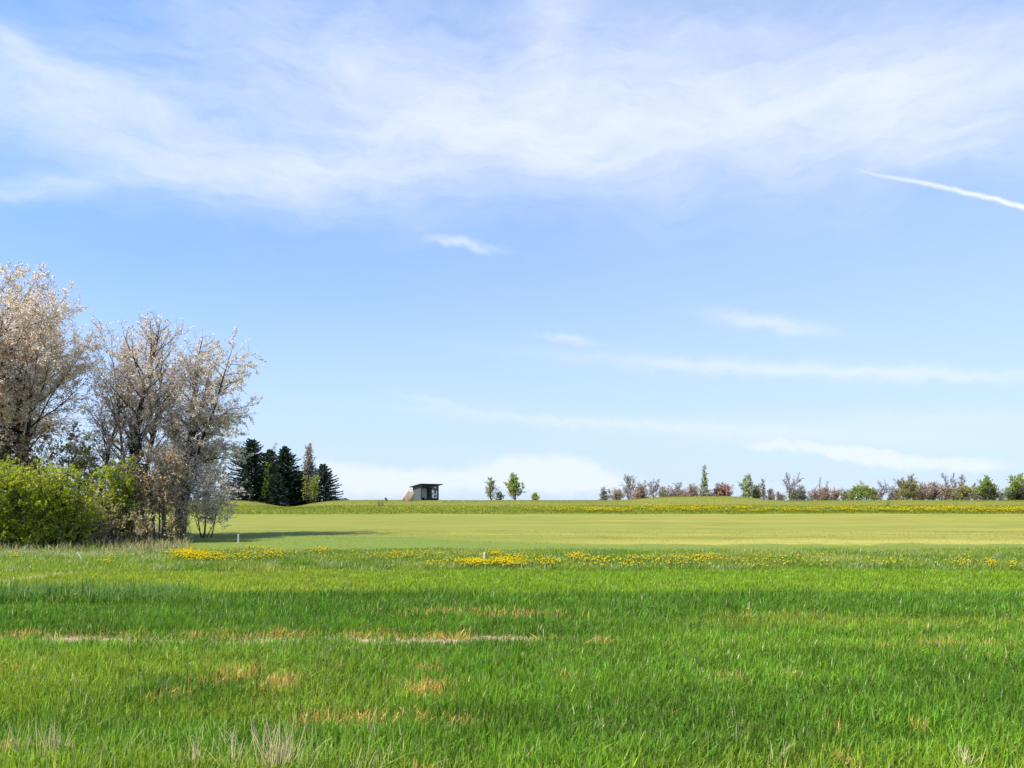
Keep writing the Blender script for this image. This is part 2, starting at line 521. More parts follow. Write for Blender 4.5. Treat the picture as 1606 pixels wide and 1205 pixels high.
def crop_colour(rng, x, y):
    n1 = fbm(x / 1.6, y / .9, 21); n2 = fbm(x / 5, y / 1.6, 31); n3 = fbm(x * 1.4, y * 1.2, 41)
    deep = np.array([.120, .245, .022]); mid = np.array([.158, .315, .024]); light = np.array([.222, .390, .032])
    blue = np.array([.085, .180, .055])
    c = lerp(deep, mid, sst(n1, .3, .7))
    c = lerp(c, light, sst(n2, .45, .75) * .55)
    left = sst(-x / y, -.05, .35)
    # bright strip beyond the dark rows
    s = sst(y, 15.3, 16.3)
    c = lerp(c, [.250, .410, .022], s * .75)
    c = lerp(c, [.36, .43, .04], s * left * .55)
    # bluish dense row at left, dark rows
    c = lerp(c, [.112, .245, .022], sst(y, 11.2, 12.0) * (1 - sst(y, 15.0, 15.8)) * .6)
    rb = sst(y, 14.2, 14.6) * (1 - sst(y, 15.3, 15.8)) * sst(-x / y, .38, .42)
    c = lerp(c, [.17, .295, .065], rb * .8)
    rim = np.exp(-((y - (18.4 + (x / y + .643) * 27)) / .16) ** 2) * sst(-x / y, .48, .54)
    c = lerp(c, [.62, .58, .30], rim * .8)
    # thin yellowing patch at left of centre
    pat = sst(y, 5.9, 6.5) * (1 - sst(y, 9.0, 9.5)) * sst(-x / y + (n2 - .5) * .5, .0, .25)
    c = lerp(c, [.33, .39, .035], pat * sst(n1, .25, .6) * .42)
    c = lerp(c, [.31, .38, .04], sst(y, 11.0, 11.4) * (1 - sst(y, 11.9, 12.4)) * sst(x / y, -.1, .05) * sst(n2, .3, .6) * .5)
    # lush foot of the picture
    c = lerp(c, [.29, .41, .03], (1 - sst(y, 5.0, 5.7)) * .6 * sst(n2 + left * .2, .3, .55))
    # dying orange spots
    spots = np.zeros(len(x))
    for (px, yy, rx, ry, a) in ORANGE:
        q = ((x - bearing(px, yy)) / rx) ** 2 + ((y - yy) / ry) ** 2
        spots = np.maximum(spots, a * np.exp(-q))
    o = (rng.uniform(0, 1, len(x)) < np.minimum(spots * 1.25, .93))
    oc = lerp(np.array([.58, .37, .06]), np.array([.62, .46, .15]), rng.uniform(0, 1, len(x)))
    c = np.where(o[:, None], oc, c)
    st = rng.uniform(0, 1, len(x)) < .02 + .02 * sst(n3, .5, .8)
    c = np.where(st[:, None], np.array([.50, .46, .24]), c)
    c[:, 1] *= .95
    v = np.exp(rng.normal(0, .25, len(x))) * np.exp((fbm(x * 3.1, y * 3.1, 91) - .5) * .5)
    c = c * v[:, None]
    c[:, 0] *= np.exp(rng.normal(0, .12, len(x)))
    return np.clip(c, 0, .8), o


# yellowed spots of the crop: bearing in the photo, distance, half sizes in metres, strength
ORANGE = [(40, 10.6, .40, .20, .65), (140, 10.5, .6, .18, .65), (310, 10.6, .35, .2, .6), (375, 10.5, .5, .16, .5), (440, 10.6, .4, .16, .5),
          (580, 10.6, .5, .16, .45), (690, 10.5, .7, .18, .55), (820, 10.3, .35, .15, .6), (940, 9.95, .25, .12, .8), (1380, 9.7, .25, .1, .6), (1470, 9.7, .25, .12, .95), (1550, 9.8, .35, .12, .7),
          (440, 7.6, .2, .3, .8), (370, 7.9, .25, .3, .5), (670, 7.3, .22, .22, .9), (665, 8.2, .15, .15, .6), (465, 6.25, .1, .1, .8), (505, 6.3, .2, .12, .85), (560, 6.35, .12, .1, .7),
          (600, 6.3, .3, .12, .6), (663, 6.2, .09, .1, .9), (720, 6.25, .2, .1, .7), (30, 8.3, .12, .12, .5), (260, 7.0, .15, .15, .4), (740, 12.6, 1.2, .3, .4), (820, 12.4, .8, .25, .45), (1230, 12.3, .8, .25, .35),
          (1240, 8.0, .15, .15, .4), (1140, 7.8, .15, .2, .5), (880, 7.8, .1, .15, .5), (1310, 6.0, .06, .08, .8), (1440, 6.0, .05, .07, .8), (1320, 5.25, .06, .1, .8), (15, 5.5, .07, .08, .9), (645, 4.95, .06, .06, .9)]


def build_crop():
    rng = np.random.default_rng(5)
    mb = MB()
    for (y0, y1, dens, segs, hh, ww) in ((3.6, 7.5, 2400, 3, .155, .0088), (7.5, 12, 1450, 2, .165, .0106), (12, 22.3, 760, 2, .19, .0145)):
        x, y = scatter(rng, y0, y1, dens)
        # drilled rows run across the picture; the wheel track is thin
        gap = np.exp(-((y - 10.25 + (fbm(x / 2.2, y * 0, 77) - .5) * .5) / .42) ** 2) * sst(-x, -2.2, .6) * (.35 + .8 * sst(fbm(x / .8, y / .5, 78), .40, .58))
        thin = np.exp(-((y - 6.25 + (fbm(x / 1.5, y * 0, 79) - .5) * .3) / .16) ** 2) * sst(-x / y, .0, .08) * (1 - sst(-x / y, .3, .36)) * .6
        keep = rng.uniform(0, 1, len(x)) > np.minimum(gap * .86 + thin, .96)
        keep &= (y < 21.8 + (fbm(x / 2, y * 0, 12) - .5) * 1.2 - 0.5 * sst(-x, 5, 9))
        x, y = x[keep], y[keep]
        gap = gap[keep]
        tall = 1 + .45 * (fbm(x / 1.3, y / 1.0, 51) - .5) + .5 * (vnoise(x * 2.6, y * 2.6, 52) - .5)
        tall = tall * (1 - .38 * sst(y, 12.8, 13.6) * (1 - sst(y, 14.0, 14.25)) * sst(-x / y, .36, .44))
        tall = tall + .8 * sst(y + .3 * (fbm(x / 1.3, y * 0, 55) - .5), 14.2, 14.4) * (1 - sst(y, 15.2, 15.6)) * sst(-x / y, .36, .44)
        tall = tall * (1 - .5 * gap)
        tall = tall * (1 + .35 * sst(y, 14.9, 15.0) * (1 - sst(y, 15.2, 15.6)) * sst(-x / y, .0, .05))
        tall = tall * (1 - .32 * sst(y, 15.4, 16))
        h = hh * tall * rng.uniform(.65, 1.25, len(x))
        w = ww * rng.uniform(.6, 1.3, len(x))
        col, dead = crop_colour(rng, x, y)
        h = np.where(dead, h * .95, h)
        blades(mb, rng, x, y, np.clip(h, .04, .5), w, col, lean=.34, segs=segs, bend=.55, wind=(.06, -.02))
    # thin seeding grasses mixed in along the near edge of the crop
    x, y = scatter(rng, 4.3, 5.7, 150)
    k = rng.uniform(0, 1, len(x)) < (.25 + .75 * sst(-x / y, -.05, .15)) * sst(fbm(x * 1.3, y * .8, 93) + .25 * sst(-x / y, .1, .3), .42, .7)
    x, y = x[k], y[k]
    t = rng.uniform(0, 1, len(x))
    blades(mb, rng, x, y, rng.uniform(.16, .32, len(x)), rng.uniform(.003, .006, len(x)), lerp(np.array([.34, .42, .07]), np.array([.66, .58, .30]), t ** 1.4), lean=.32, segs=3, bend=.6)
    o = mb.build('crop_grass', BLADE)
    tag(o, 'dense green young cereal crop with yellowed patches filling the foreground field', 'crop', kind='stuff')


def rough_colour(rng, x, y):
    n1 = fbm(x / 2.2, y / 1.2, 61); n2 = fbm(x / .8, y / .6, 62)
    c = lerp(np.array([.15, .26, .03]), np.array([.30, .34, .05]), sst(n1, .3, .7))
    left = sst(-x / y, .35, .50)
    c = lerp(c, [.24, .36, .035], left * (1 - sst(y, 26, 29)) * .6)
    straw = sst(n2, .52, .72) * .35 + left * sst(y, 26.5, 29) * .45
    s = rng.uniform(0, 1, len(x)) < straw
    c = np.where(s[:, None], lerp(np.array([.38, .34, .16]), np.array([.56, .52, .30]), rng.uniform(0, 1, len(x))), c)
    c = c * np.exp(rng.normal(0, .25, len(x)))[:, None]
    return np.clip(c, 0, .8)


def build_rough():
    rng = np.random.default_rng(6)
    mb = MB()
    x, y = scatter(rng, 20.6, 34, 330)
    k = (y > 21.9 + (fbm(x / 2, y * 0, 12) - .5) * 1.2 - 0.5 * sst(-x, 5, 9)) & (y < 33 + (fbm(x / 4, y * 0, 13) - .5) * 2.0 + rng.normal(0, .4, len(x)))
    x, y = x[k], y[k]
    h = (.14 + .17 * fbm(x / 1.7, y / 1.2, 63) ** 1.5) * rng.uniform(.5, 1.3, len(x)) * (1 - .25 * sst(y, 30, 33))
    blades(mb, rng, x, y, h, rng.uniform(.010, .022, len(x)), rough_colour(rng, x, y), lean=.4, segs=2, bend=.5)
    # under and round the trees
    n = 52000
    x = rng.uniform(-46, -8, n); y = rng.uniform(31, 58, n)
    k = (x + .415 * y < .2 + 2.4 * (fbm(x / 3, y / 3, 14) - .5)) & (x > -.8 * y)
    x, y = x[k], y[k]
    dry = rng.uniform(0, 1, len(x)) < .30 + .35 * sst(fbm(x / 2, y / 2, 15), .45, .7)
    c = np.where(dry[:, None], np.array([.40, .33, .17]), np.array([.17, .25, .035])) * np.exp(rng.normal(0, .3, len(x)))[:, None]
    h = np.where(dry, .45, .3) * rng.uniform(.5, 1.4, len(x))
    blades(mb, rng, x, y, h, rng.uniform(.015, .03, len(x)), np.clip(c, 0, .7), lean=.45, segs=2, bend=.5)
    o = mb.build('rough_grass', BLADE)
    tag(o, 'uncut rough grass with pale dry stems between crop and mown field', 'rough grass', kind='stuff')
    # short mown grass, thick enough to roughen the near edge of the fairway
    mb = MB()
    x, y = scatter(rng, 32.5, 52, 26)
    c = lerp(np.array([.15, .18, .025]), np.array([.29, .27, .06]), np.clip(sst(fbm(x / 9, y / 1.3, 64), .3, .7) * .9 + rng.normal(0, .15, len(x)), 0, 1))
    blades(mb, rng, x, y, rng.uniform(.02, .06, len(x)), rng.uniform(.02, .05, len(x)), c, lean=.6, segs=1)
    o = mb.build('mown_grass', BLADE)
    tag(o, 'short pale mown grass of the open field behind the flower strip', 'mown grass', kind='stuff')
    # bank
    mb = MB()
    n = 190000
    y = rng.uniform(91.5, 140, n); x = rng.uniform(-.72, .72, n) * y
    n1 = fbm(x / 6, y / 3, 65)
    lower = 1 - sst(y + (n1 - .5) * 5, 104, 107)
    c = lerp(lerp(np.array([.16, .175, .018]), np.array([.225, .21, .035]), sst(n1, .3, .7)), np.array([.135, .175, .012]), lower * .85)
    c = c * np.exp(rng.normal(0, .22, n))[:, None]
    h = (.08 + .11 * lower) * rng.uniform(.5, 1.5, n)
    blades(mb, rng, x, y, h, rng.uniform(.03, .06, n), np.clip(c, 0, .7), lean=.45, segs=1)
    o = mb.build('bank_grass', BLADE)
    tag(o, 'olive green long grass covering the far bank below the skyline', 'bank grass', kind='stuff')


def flower_heads(mb, rng, x, y, h, r):
    n = len(x)
    z = gz(x, y)
    k = 6
    a = np.arange(k) / k * 2 * np.pi
    tl = rng.normal(0, .35, (n, 2))
    c = np.stack([x, y, z + h], -1)
    ring = np.stack([np.cos(a), np.sin(a), np.zeros(k)], -1)[None] * r[:, None, None]
    ring[..., 2] += (ring[..., 0] * tl[:, None, 0] + ring[..., 1] * tl[:, None, 1])
    top = c + np.array([0, 0, 1.]) * (r * .75)[:, None]
    V = np.concatenate([top[:, None], c[:, None] + ring], 1)
    o = np.arange(n)[:, None] * (k + 1)
    F = np.stack([np.broadcast_to(o, (n, k)), o + 1 + np.arange(k), o + 1 + (np.arange(k) + 1) % k], -1).reshape(-1, 3)
    col = lerp(np.array([.74, .54, .008]), np.array([.80, .64, .02]), rng.uniform(0, 1, n))
    mb.add(V.reshape(-1, 3), F, np.repeat(col, k, axis=0))
    st = rng.uniform(.004, .006, n)
    b = np.stack([x, y, z], -1)
    P = np.stack([b, c], 1)
    mb.tubes(P, np.stack([st, st], 1) * (r / .022)[:, None], 3, np.array([.16, .22, .05]), smooth=False)


def build_dandelions():
    rng = np.random.default_rng(8)
    mb = MB()
    X = []; Y = []
    # patches in the near strip: bearing, photo row of the flower heads, half width px, half depth rows, count
    for (px, row, wx, wr, n) in ((292, 868, 22, 5, 520), (325, 872, 28, 4, 300), (380, 873, 40, 4, 130), (425, 868, 26, 4, 110), (400, 858, 22, 3, 50), (505, 863, 16, 2.5, 75),
                                 (600, 870, 45, 6, 55), (640, 868, 30, 5, 60), (690, 880, 30, 4, 50), (745, 881, 22, 3.5, 360), (795, 880, 24, 4, 360), (775, 867, 14, 2, 75), (812, 872, 20, 4, 80),
                                 (860, 880, 24, 5, 70), (905, 873, 12, 3, 110), (935, 880, 30, 5, 100), (990, 878, 30, 6, 90), (1060, 878, 40, 6, 120), (1110, 874, 25, 4, 90),
                                 (1180, 880, 40, 6, 60), (1260, 882, 60, 6, 45), (1400, 882, 40, 5, 40), (1510, 880, 20, 4, 50), (1553, 882, 10, 4, 60), (1592, 885, 10, 3, 22),
                                 (1350, 875, 200, 6, 50), (700, 870, 300, 7, 120), (25, 872, 8, 2, 30), (165, 880, 10, 3, 22), (200, 872, 60, 4, 20), (1000, 884, 300, 5, 60)):
        q = px + rng.normal(0, wx * .62, n)
        rw = np.clip(row + rng.normal(0, wr * .62, n), 858.5, 893)
        d = (CAM_H - .17) * FPX / (rw - 800)
        d = np.clip(d, 21.8, 33.0)
        X.append((q - 803) / FPX * d); Y.append(d)
    x = np.concatenate(X); y = np.concatenate(Y)
    flower_heads(mb, rng, x, y, rng.uniform(.14, .26, len(x)), rng.uniform(.018, .032, len(x)))
    o = mb.build('near_dandelions', PETAL)
    tag(o, 'yellow dandelions in loose patches along the rough strip by the crop', 'dandelions', kind='stuff')
    mb = MB()
    n = 12000
    px = rng.uniform(540, 1680, n)
    y = 97.2 + rng.normal(0, 2.4, n) + (fbm(px / 60, px * 0, 71) - .5) * 2.5
    dens = sst(px, 780, 960) * .75 + .10 + .35 * sst(px, 1400, 1440) - .4 * np.exp(-((px - 1200) / 25) ** 2)
    dens = dens * (.35 + 1.1 * sst(fbm(px / 14, y / 2, 72), .3, .65))
    k = (rng.uniform(0, 1, n) < dens) & (y > 92.5) & (y < 107)
    px, y = px[k], y[k]
    flower_heads(mb, rng, (px - 803) / FPX * y, y, rng.uniform(.22, .36, len(y)), rng.uniform(.035, .06, len(y)))
    o = mb.build('bank_dandelions', PETAL)
    tag(o, 'yellow dandelions in a long band at the foot of the far bank', 'dandelions', kind='stuff')


build_crop()
build_rough()
build_dandelions()

# ------------------------------------------------------------------ trees
def nrm(a):
    return a / np.maximum(np.linalg.norm(a, axis=-1, keepdims=True), 1e-9)


def path(rng, p0, d0, L, n, wander, up):
    P = np.empty((len(L), n + 1, 3)); P[:, 0] = p0
    d = nrm(d0)
    for i in range(n):
        d = d + rng.normal(0, wander, d.shape)
        d[:, 2] += up
        d = nrm(d)
        P[:, i + 1] = P[:, i] + d * (L / n)[:, None]
    return P


def spawn(rng, P, Rr, counts, t0, t1, a0, a1):
    m, n, _ = P.shape
    idx = np.repeat(np.arange(m), counts)
    if len(idx) == 0:
        return idx, None, None, None, None
    first = np.concatenate([[0], np.cumsum(counts)[:-1]])
    k = np.arange(len(idx)) - first[idx]
    t = t0 + (t1 - t0) * (k + rng.uniform(0, 1, len(idx))) / np.maximum(counts[idx], 1)
    s = t * (n - 1); i = np.minimum(s.astype(int), n - 2); f = (s - i)
    pos = P[idx, i] * (1 - f)[:, None] + P[idx, i + 1] * f[:, None]
    T = nrm(P[idx, i + 1] - P[idx, i])
    r = rng.normal(0, 1, T.shape)
    r = nrm(r - (r * T).sum(1, keepdims=True) * T)
    a = rng.uniform(a0, a1, len(idx))[:, None]
    rad = Rr[idx, i] * (1 - f) + Rr[idx, i + 1] * f
    return idx, t, pos, T * np.cos(a) + r * np.sin(a), rad


def pick(rng, n, palette):
    w = np.array([p[0] for p in palette], float); w /= w.sum()
    i = rng.choice(len(palette), n, p=w)
    c = np.array([p[1] for p in palette], float)[i]
    c = c * np.exp(rng.normal(0, .20, n))[:, None]
    c = c * np.exp(rng.normal(0, .06, (n, 3)))
    return np.clip(c, 0, .85)


def grow(seed, stems, prim=4.0, t0=.25, plen=lambda s: 2.0, pang=(45, 70), pup=.10, sec=3.5, sfrac=.45, tw=5.0, twl=.5, twig_r=.0075,
         leaves=6, size=.09, palette=None, wander=.10, twander=.05, clump=0, side=None, sup=.06, spread=.05):
    """stems: (x, y, dx, dy, height, radius). Returns wood and crown builders."""
    rng = np.random.default_rng(seed)
    wood, crown = MB(), MB()
    S = np.array(stems, float)
    P0 = np.stack([S[:, 0], S[:, 1], np.full(len(S), -.15)], -1)
    D0 = np.stack([S[:, 2], S[:, 3], np.ones(len(S))], -1)
    n = 12
    T = path(rng, P0, D0, S[:, 4] * np.linalg.norm(nrm(D0), axis=1), n, twander, .04)
    tt = np.linspace(0, 1, n + 1)
    TR = S[:, 5][:, None] * ((1 - tt) ** .85 * .93 + .07)[None]
    TR[:, 0] *= 1.35
    wood.tubes(T, TR, 8)
    H = T[:, -1, 2].max()
    cnt = np.maximum((S[:, 4] * prim).astype(int), 2)
    idx, t, pos, dr, rad = spawn(rng, T, TR, cnt, t0, .985, R(pang[0]), R(pang[1]))
    s = np.clip((pos[:, 2] / H - t0) / (1 - t0), 0, 1)
    L = np.array([plen(v) for v in s]) * rng.uniform(.65, 1.12, len(s))
    if side is not None:
        hz = nrm(dr[:, :2])
        L = L * (1 + side[2] * (hz @ np.array(side[:2])))
    L = np.maximum(L, .15)
    A = path(rng, pos, dr, L, 7, wander, pup)
    ta = np.linspace(0, 1, 8)
    AR = np.minimum(rad * .55, .014 + .013 * L)[:, None] * ((1 - ta) * .85 + .15)[None]
    AR = np.maximum(AR, twig_r)
    wood.tubes(A, AR, 5)
    cnt = np.maximum((L * sec).astype(int), 1)
    idx, t, pos, dr, rad = spawn(rng, A, AR, cnt, .18, 1.0, R(30), R(62))
    L2 = np.maximum(L[idx] * sfrac * (1 - .55 * t) * rng.uniform(.5, 1.2, len(idx)), .12)
    B = path(rng, pos, dr, L2, 4, wander, sup)
    tb = np.linspace(0, 1, 5)
    BR = np.maximum(np.minimum(rad * .6, .008 + .010 * L2)[:, None] * ((1 - tb) * .8 + .2)[None], twig_r)
    crown.tubes(B, BR, 3, np.array([.20, .155, .125]), 1)
    # twigs off every order of branch, and off the tips
    Q = []
    for (PP, RR, LL, den) in ((B, BR, L2, tw), (A, AR, L, tw * .5)):
        c = np.maximum((LL * den).astype(int), 1)
        i, t, pos, dr, rad = spawn(rng, PP, RR, c, .15, 1.0, R(20), R(65))
        Q.append((pos, dr))
    tipn = 3
    Q.append((np.repeat(T[:, -1], tipn, axis=0), np.repeat(nrm(T[:, -1] - T[:, -2]), tipn, axis=0) + rng.normal(0, .3, (len(T) * tipn, 3))))
    pos = np.concatenate([q[0] for q in Q]); dr = np.concatenate([q[1] for q in Q])
    L3 = twl * rng.uniform(.4, 1.25, len(pos))
    W = path(rng, pos, dr, L3, 3, wander, .03)
    WR = np.tile(np.array([1, .9, .8, .55]) * twig_r, (len(W), 1))
    crown.tubes(W, WR, 3, np.array([.33, .255, .20]), 1, smooth=False)
    if leaves:
        c = rng.poisson(leaves, len(W))
        if clump:
            cn = vnoise(pos[:, 0] / clump + 40, pos[:, 1] / clump + pos[:, 2] / clump * 1.3 + 40, seed)
            c = (c * (.25 + 1.5 * cn)).astype(int)
        i = np.repeat(np.arange(len(W)), c)
        f = rng.uniform(.1, 1.03, len(i)) * 3; a = np.minimum(f.astype(int), 2); f = (f - a)[:, None]
        p = W[i, a] * (1 - f) + W[i, a + 1] * f + rng.normal(0, spread, (len(i), 3))
        u = nrm(rng.normal(0, 1, (len(i), 3))); v = nrm(np.cross(u, rng.normal(0, 1, (len(i), 3))))
        sz = size * rng.uniform(.55, 1.35, len(i))[:, None]
        crown.cards(p, u * sz * .5, v * sz * .36, pick(rng, len(i), palette))
    return wood, crown


def tree(name, label, cat, group, px, dist, woodcrown, bark=None, leaf=None, rz=0, parts=('trunk', 'crown'), sink=0.0):
    x = bearing(px, dist)
    t = thing(name, label, cat, (x, dist, float(gz(x, dist)) - sink), group, rz)
    wood, crown = woodcrown
    wood.build(parts[0], bark or BARK, t)
    crown.build(parts[1], [leaf or LEAF, TWIG], t)
    return t


BLOSSOM = [(.58, (.92, .75, .62)), (.20, (.84, .60, .46)), (.14, (.54, .33, .18)), (.08, (.42, .36, .13))]
BLOSSOM_PALE = [(.62, (.92, .78, .66)), (.22, (.84, .63, .50)), (.14, (.50, .34, .18)), (.10, (.42, .37, .14))]
BRONZE = [(.35, (.70, .46, .26)), (.30, (.82, .64, .48)), (.25, (.42, .30, .09)), (.15, (.36, .34, .08))]
LIME = [(.45, (.40, .46, .018)), (.3, (.25, .36, .020)), (.25, (.52, .54, .022))]
OLIVE = [(.5, (.28, .30, .05)), (.3, (.38, .40, .05)), (.2, (.46, .36, .18))]
DULL = [(.2, (.28, .28, .07)), (.3, (.48, .35, .20)), (.5, (.78, .63, .48))]
BRUSH = [(.4, (.46, .37, .20)), (.3, (.30, .31, .06)), (.3, (.56, .46, .28))]
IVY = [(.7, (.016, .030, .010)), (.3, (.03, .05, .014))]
GROVE = 'blossoming cherry trees at the left edge'


def ivy_on(t, seed, h0, h1, rad, n, off=(0, 0), lean=(0, 0)):
    rng = np.random.default_rng(seed)
    mb = MB()
    k = rng.uniform(0, 1, n)
    z = h0 + (h1 - h0) * k
    a = rng.uniform(0, 2 * np.pi, n)
    r = rad * (.35 + .9 * vnoise(a * 1.2 + 9, z * 1.1 + 9, seed)) * np.sqrt(rng.uniform(.15, 1, n)) * (1 - .55 * k ** 2)
    p = np.stack([off[0] + lean[0] * z + np.cos(a) * r, off[1] + lean[1] * z + np.sin(a) * r, z], -1)
    u = nrm(rng.normal(0, 1, (n, 3))); v = nrm(np.cross(u, rng.normal(0, 1, (n, 3))))
    s = rng.uniform(.08, .17, n)[:, None]
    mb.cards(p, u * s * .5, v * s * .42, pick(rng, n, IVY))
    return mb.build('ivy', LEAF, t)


def dome(R0, e=.55, low=.8):
    return lambda s: R0 * (low + (1 - low) * min(1, s * 3)) * (1 - s ** 1.6) ** e + .25


def build_grove():
    # the tall cherry at the picture's edge, its trunk wrapped in ivy
    t = tree('cherry_tree', 'tallest blossoming cherry with a dark ivy clad trunk at the left edge of the picture', 'tree', GROVE, 18, 40.5,
             grow(101, [(0, 0, .02, .0, 12.5, .27), (.25, .1, .16, .05, 10.7, .16), (-.25, 0, -.20, .0, 11.4, .17)], prim=2.7, t0=.40, plen=dome(5.35, .46), pang=(42, 76), pup=.045,
                  sec=3.0, sfrac=.42, tw=4.8, twl=.6, leaves=19, size=.086, palette=BLOSSOM, clump=1.4, spread=.06), leaf=PETAL)
    ivy_on(t, 7, .3, 8.6, 1.0, 5200, (0, 0), (.02, 0))
    tree('cherry_tree', 'thin single stemmed blossoming cherry standing between the tall ivy clad cherry and the forked one', 'tree', GROVE, 152, 42.5,
         grow(102, [(0, 0, .03, 0, 11.0, .12)], prim=3.0, t0=.22, plen=dome(2.6, .5), pang=(32, 62), pup=.08, sec=3.2, sfrac=.44, tw=4.8, twl=.55, leaves=15, size=.084, palette=BLOSSOM, clump=1.2), leaf=PETAL)
    t = tree('cherry_tree', 'upright blossoming cherry with ivy on its lower trunk and forked bare upper limbs', 'tree', GROVE, 207, 43.5,
             grow(103, [(0, 0, .02, 0, 11.9, .25), (.1, 0, .20, .03, 11.8, .18), (-.1, 0, -.12, .03, 10.0, .12)], prim=2.8, t0=.35, plen=dome(3.2, .5), pang=(30, 60), pup=.10, sec=3.0, sfrac=.44, tw=4.6, twl=.55,
                  leaves=11, size=.088, palette=BLOSSOM, clump=1.3), leaf=PETAL)
    ivy_on(t, 9, .3, 5.6, .8, 2600, (0, 0), (.03, 0))
    tree('cherry_tree', 'broad pale blossoming cherry with low hanging boughs at the right end of the group', 'tree', GROVE, 281, 44.3,
         grow(104, [(0, 0, .0, 0, 11.7, .25), (.15, 0, .15, .0, 11.0, .16), (-.1, .1, -.10, .05, 10.6, .12), (.1, -.1, .19, -.05, 9.0, .12)], prim=3.9, t0=.15, plen=dome(2.55, .48, .88), pang=(42, 78), pup=.03, sec=3.0, sfrac=.44,
              tw=4.8, twl=.55, leaves=19, size=.086, palette=BLOSSOM_PALE, clump=1.3, side=(1, 0, .05)), leaf=PETAL)
    tree('cherry_tree', 'small low cherry with thin forked stems and sparse pale blossom over the shaded grass', 'tree', GROVE, 319, 43,
         grow(105, [(0, 0, .16, 0, 3.1, .06), (.32, .1, .38, .1, 2.8, .04), (-.1, 0, -.25, .1, 2.7, .04), (.05, .05, .55, 0, 2.2, .03), (.0, .1, -.55, 0, 2.2, .03)], prim=5, t0=.35, plen=dome(1.7, .5), pang=(45, 80), pup=.02, wander=.2, sec=4, sfrac=.42, tw=5, twl=.4,
              leaves=13, size=.084, palette=BLOSSOM_PALE, clump=.8, side=(1, 0, .35)), leaf=PETAL)
    tree('bronze_shrub', 'rusty bronze leaved shrub with several grey stems below the pale cherry', 'shrub', None, 252, 39.3,
         grow(106, [(-.35, 0, -.05, 0, 4.4, .10), (.15, 0, .05, 0, 4.7, .13), (.3, .15, .22, 0, 3.8, .06), (-.5, .1, -.3, 0, 3.6, .05), (0, -.1, 0, -.15, 4.0, .05)], prim=7, t0=.26, plen=dome(1.15, .5), pang=(25, 60),
              pup=.10, sec=5, sfrac=.5, tw=6, twl=.42, leaves=4.5, size=.095, palette=BRONZE, clump=.8, twig_r=.008), bark=GREYBARK)
    S = [(random.Random(i).uniform(-1.3, 1.3), random.Random(i + 50).uniform(-.5, .5), random.Random(i + 90).uniform(-.45, .45), random.Random(i + 130).uniform(-.35, .2), random.Random(i + 170).uniform(1.9, 3.9), .035) for i in range(26)]
    LB = dict(prim=7, t0=.04, plen=lambda s: 1.05 * (1 - .35 * s), pang=(30, 75), pup=.07, sec=4.5, sfrac=.55, tw=6, twl=.45, leaves=11, size=.098, palette=LIME, clump=.7)
    tree('green_bush', 'big bright lime green bush cut by the left edge of the picture', 'bush', 'lime green bushes', 5, 34.6, grow(107, S, **LB), parts=('branches', 'foliage'))
    S = [(a * .8, b, c * .75, d, e * (1.06 - .16 * abs(a)), f) for (a, b, c, d, e, f) in S[::-1]]
    tree('green_bush', 'big rounded lime green bush left of the slim green shrub', 'bush', 'lime green bushes', 84, 35.2, grow(108, S, **LB), parts=('branches', 'foliage'))
    S = [(math.sin(i * 2.4) * .3, math.cos(i * 2.4) * .25, math.sin(i * 1.7) * .12, math.cos(i) * .1, 4.1 - .12 * i, .035) for i in range(9)]
    tree('green_shrub', 'slim upright lime green shrub left of the bronze shrub', 'shrub', None, 188, 38.2,
         grow(109, S, prim=6, t0=.15, plen=lambda s: .75 * (1 - .6 * s), pang=(25, 60), pup=.12, sec=5, sfrac=.5, tw=6, twl=.3, leaves=8, size=.10, palette=LIME, clump=.6), parts=('branches', 'foliage'))
    # the darker understorey behind the bushes
    for (nm, px, d, h, w, pal, lab, sd, lf) in (
            ('olive_shrub', 95, 41, 6.2, 1.5, OLIVE, 'tall olive green shrub rising behind the rounded lime green bush', 111, LEAF),
            ('blossom_shrub', 150, 42, 5.6, 1.6, DULL, 'dull brownish blossoming shrub in front of the thin single stemmed cherry', 112, PETAL),
            ('blossom_shrub', 25, 40.5, 6.4, 2.0, DULL, 'dull brownish blossoming shrub below the tall ivy clad cherry', 113, PETAL),
            ('olive_shrub', 150, 37.5, 2.9, 1.1, OLIVE, 'low olive shrub in the gap between lime bush and slim green shrub', 114, LEAF),
            ('brush_thicket', 160, 36.3, 1.9, 1.2, BRUSH, 'low brownish brush at the foot of the slim green shrub', 118, LEAF),
            ('brush_thicket', 217, 37.6, 1.8, 1.2, BRUSH, 'low brownish brush left of the stems of the bronze shrub', 119, LEAF),
            ('brush_thicket', 272, 39.0, 1.3, 1.0, BRUSH, 'low brownish brush between the bronze shrub and the pale cherry trunk', 120, LEAF),
            ('olive_shrub', 208, 44, 4.2, 1.3, OLIVE, 'olive shrub at the foot of the forked cherry', 115, LEAF),
            ('olive_shrub', -40, 39, 5.5, 2.2, OLIVE, 'olive shrub mostly outside the frame behind the lime bush at the edge', 117, LEAF)):
        S = [(math.sin(i * 2.4 + sd) * w * .35, math.cos(i * 2.4 + sd) * w * .35, math.sin(i * 1.7 + sd) * .16, math.cos(i + sd) * .14, h * (1 - .06 * i), .05) for i in range(7)]
        tree(nm, lab, 'shrub', 'shrubs beneath the cherry trees', px, d,
             grow(sd, S, prim=5, t0=.03, plen=lambda s, w=w: w * .62 * (1 - .5 * s), pang=(30, 70), pup=.08, sec=4.5, sfrac=.5, tw=5.5, twl=.42, leaves=(5 if pal is BRUSH else 9), size=(.11 if pal is BRUSH else .13), palette=pal, clump=.8), leaf=lf, parts=('branches', 'foliage'))


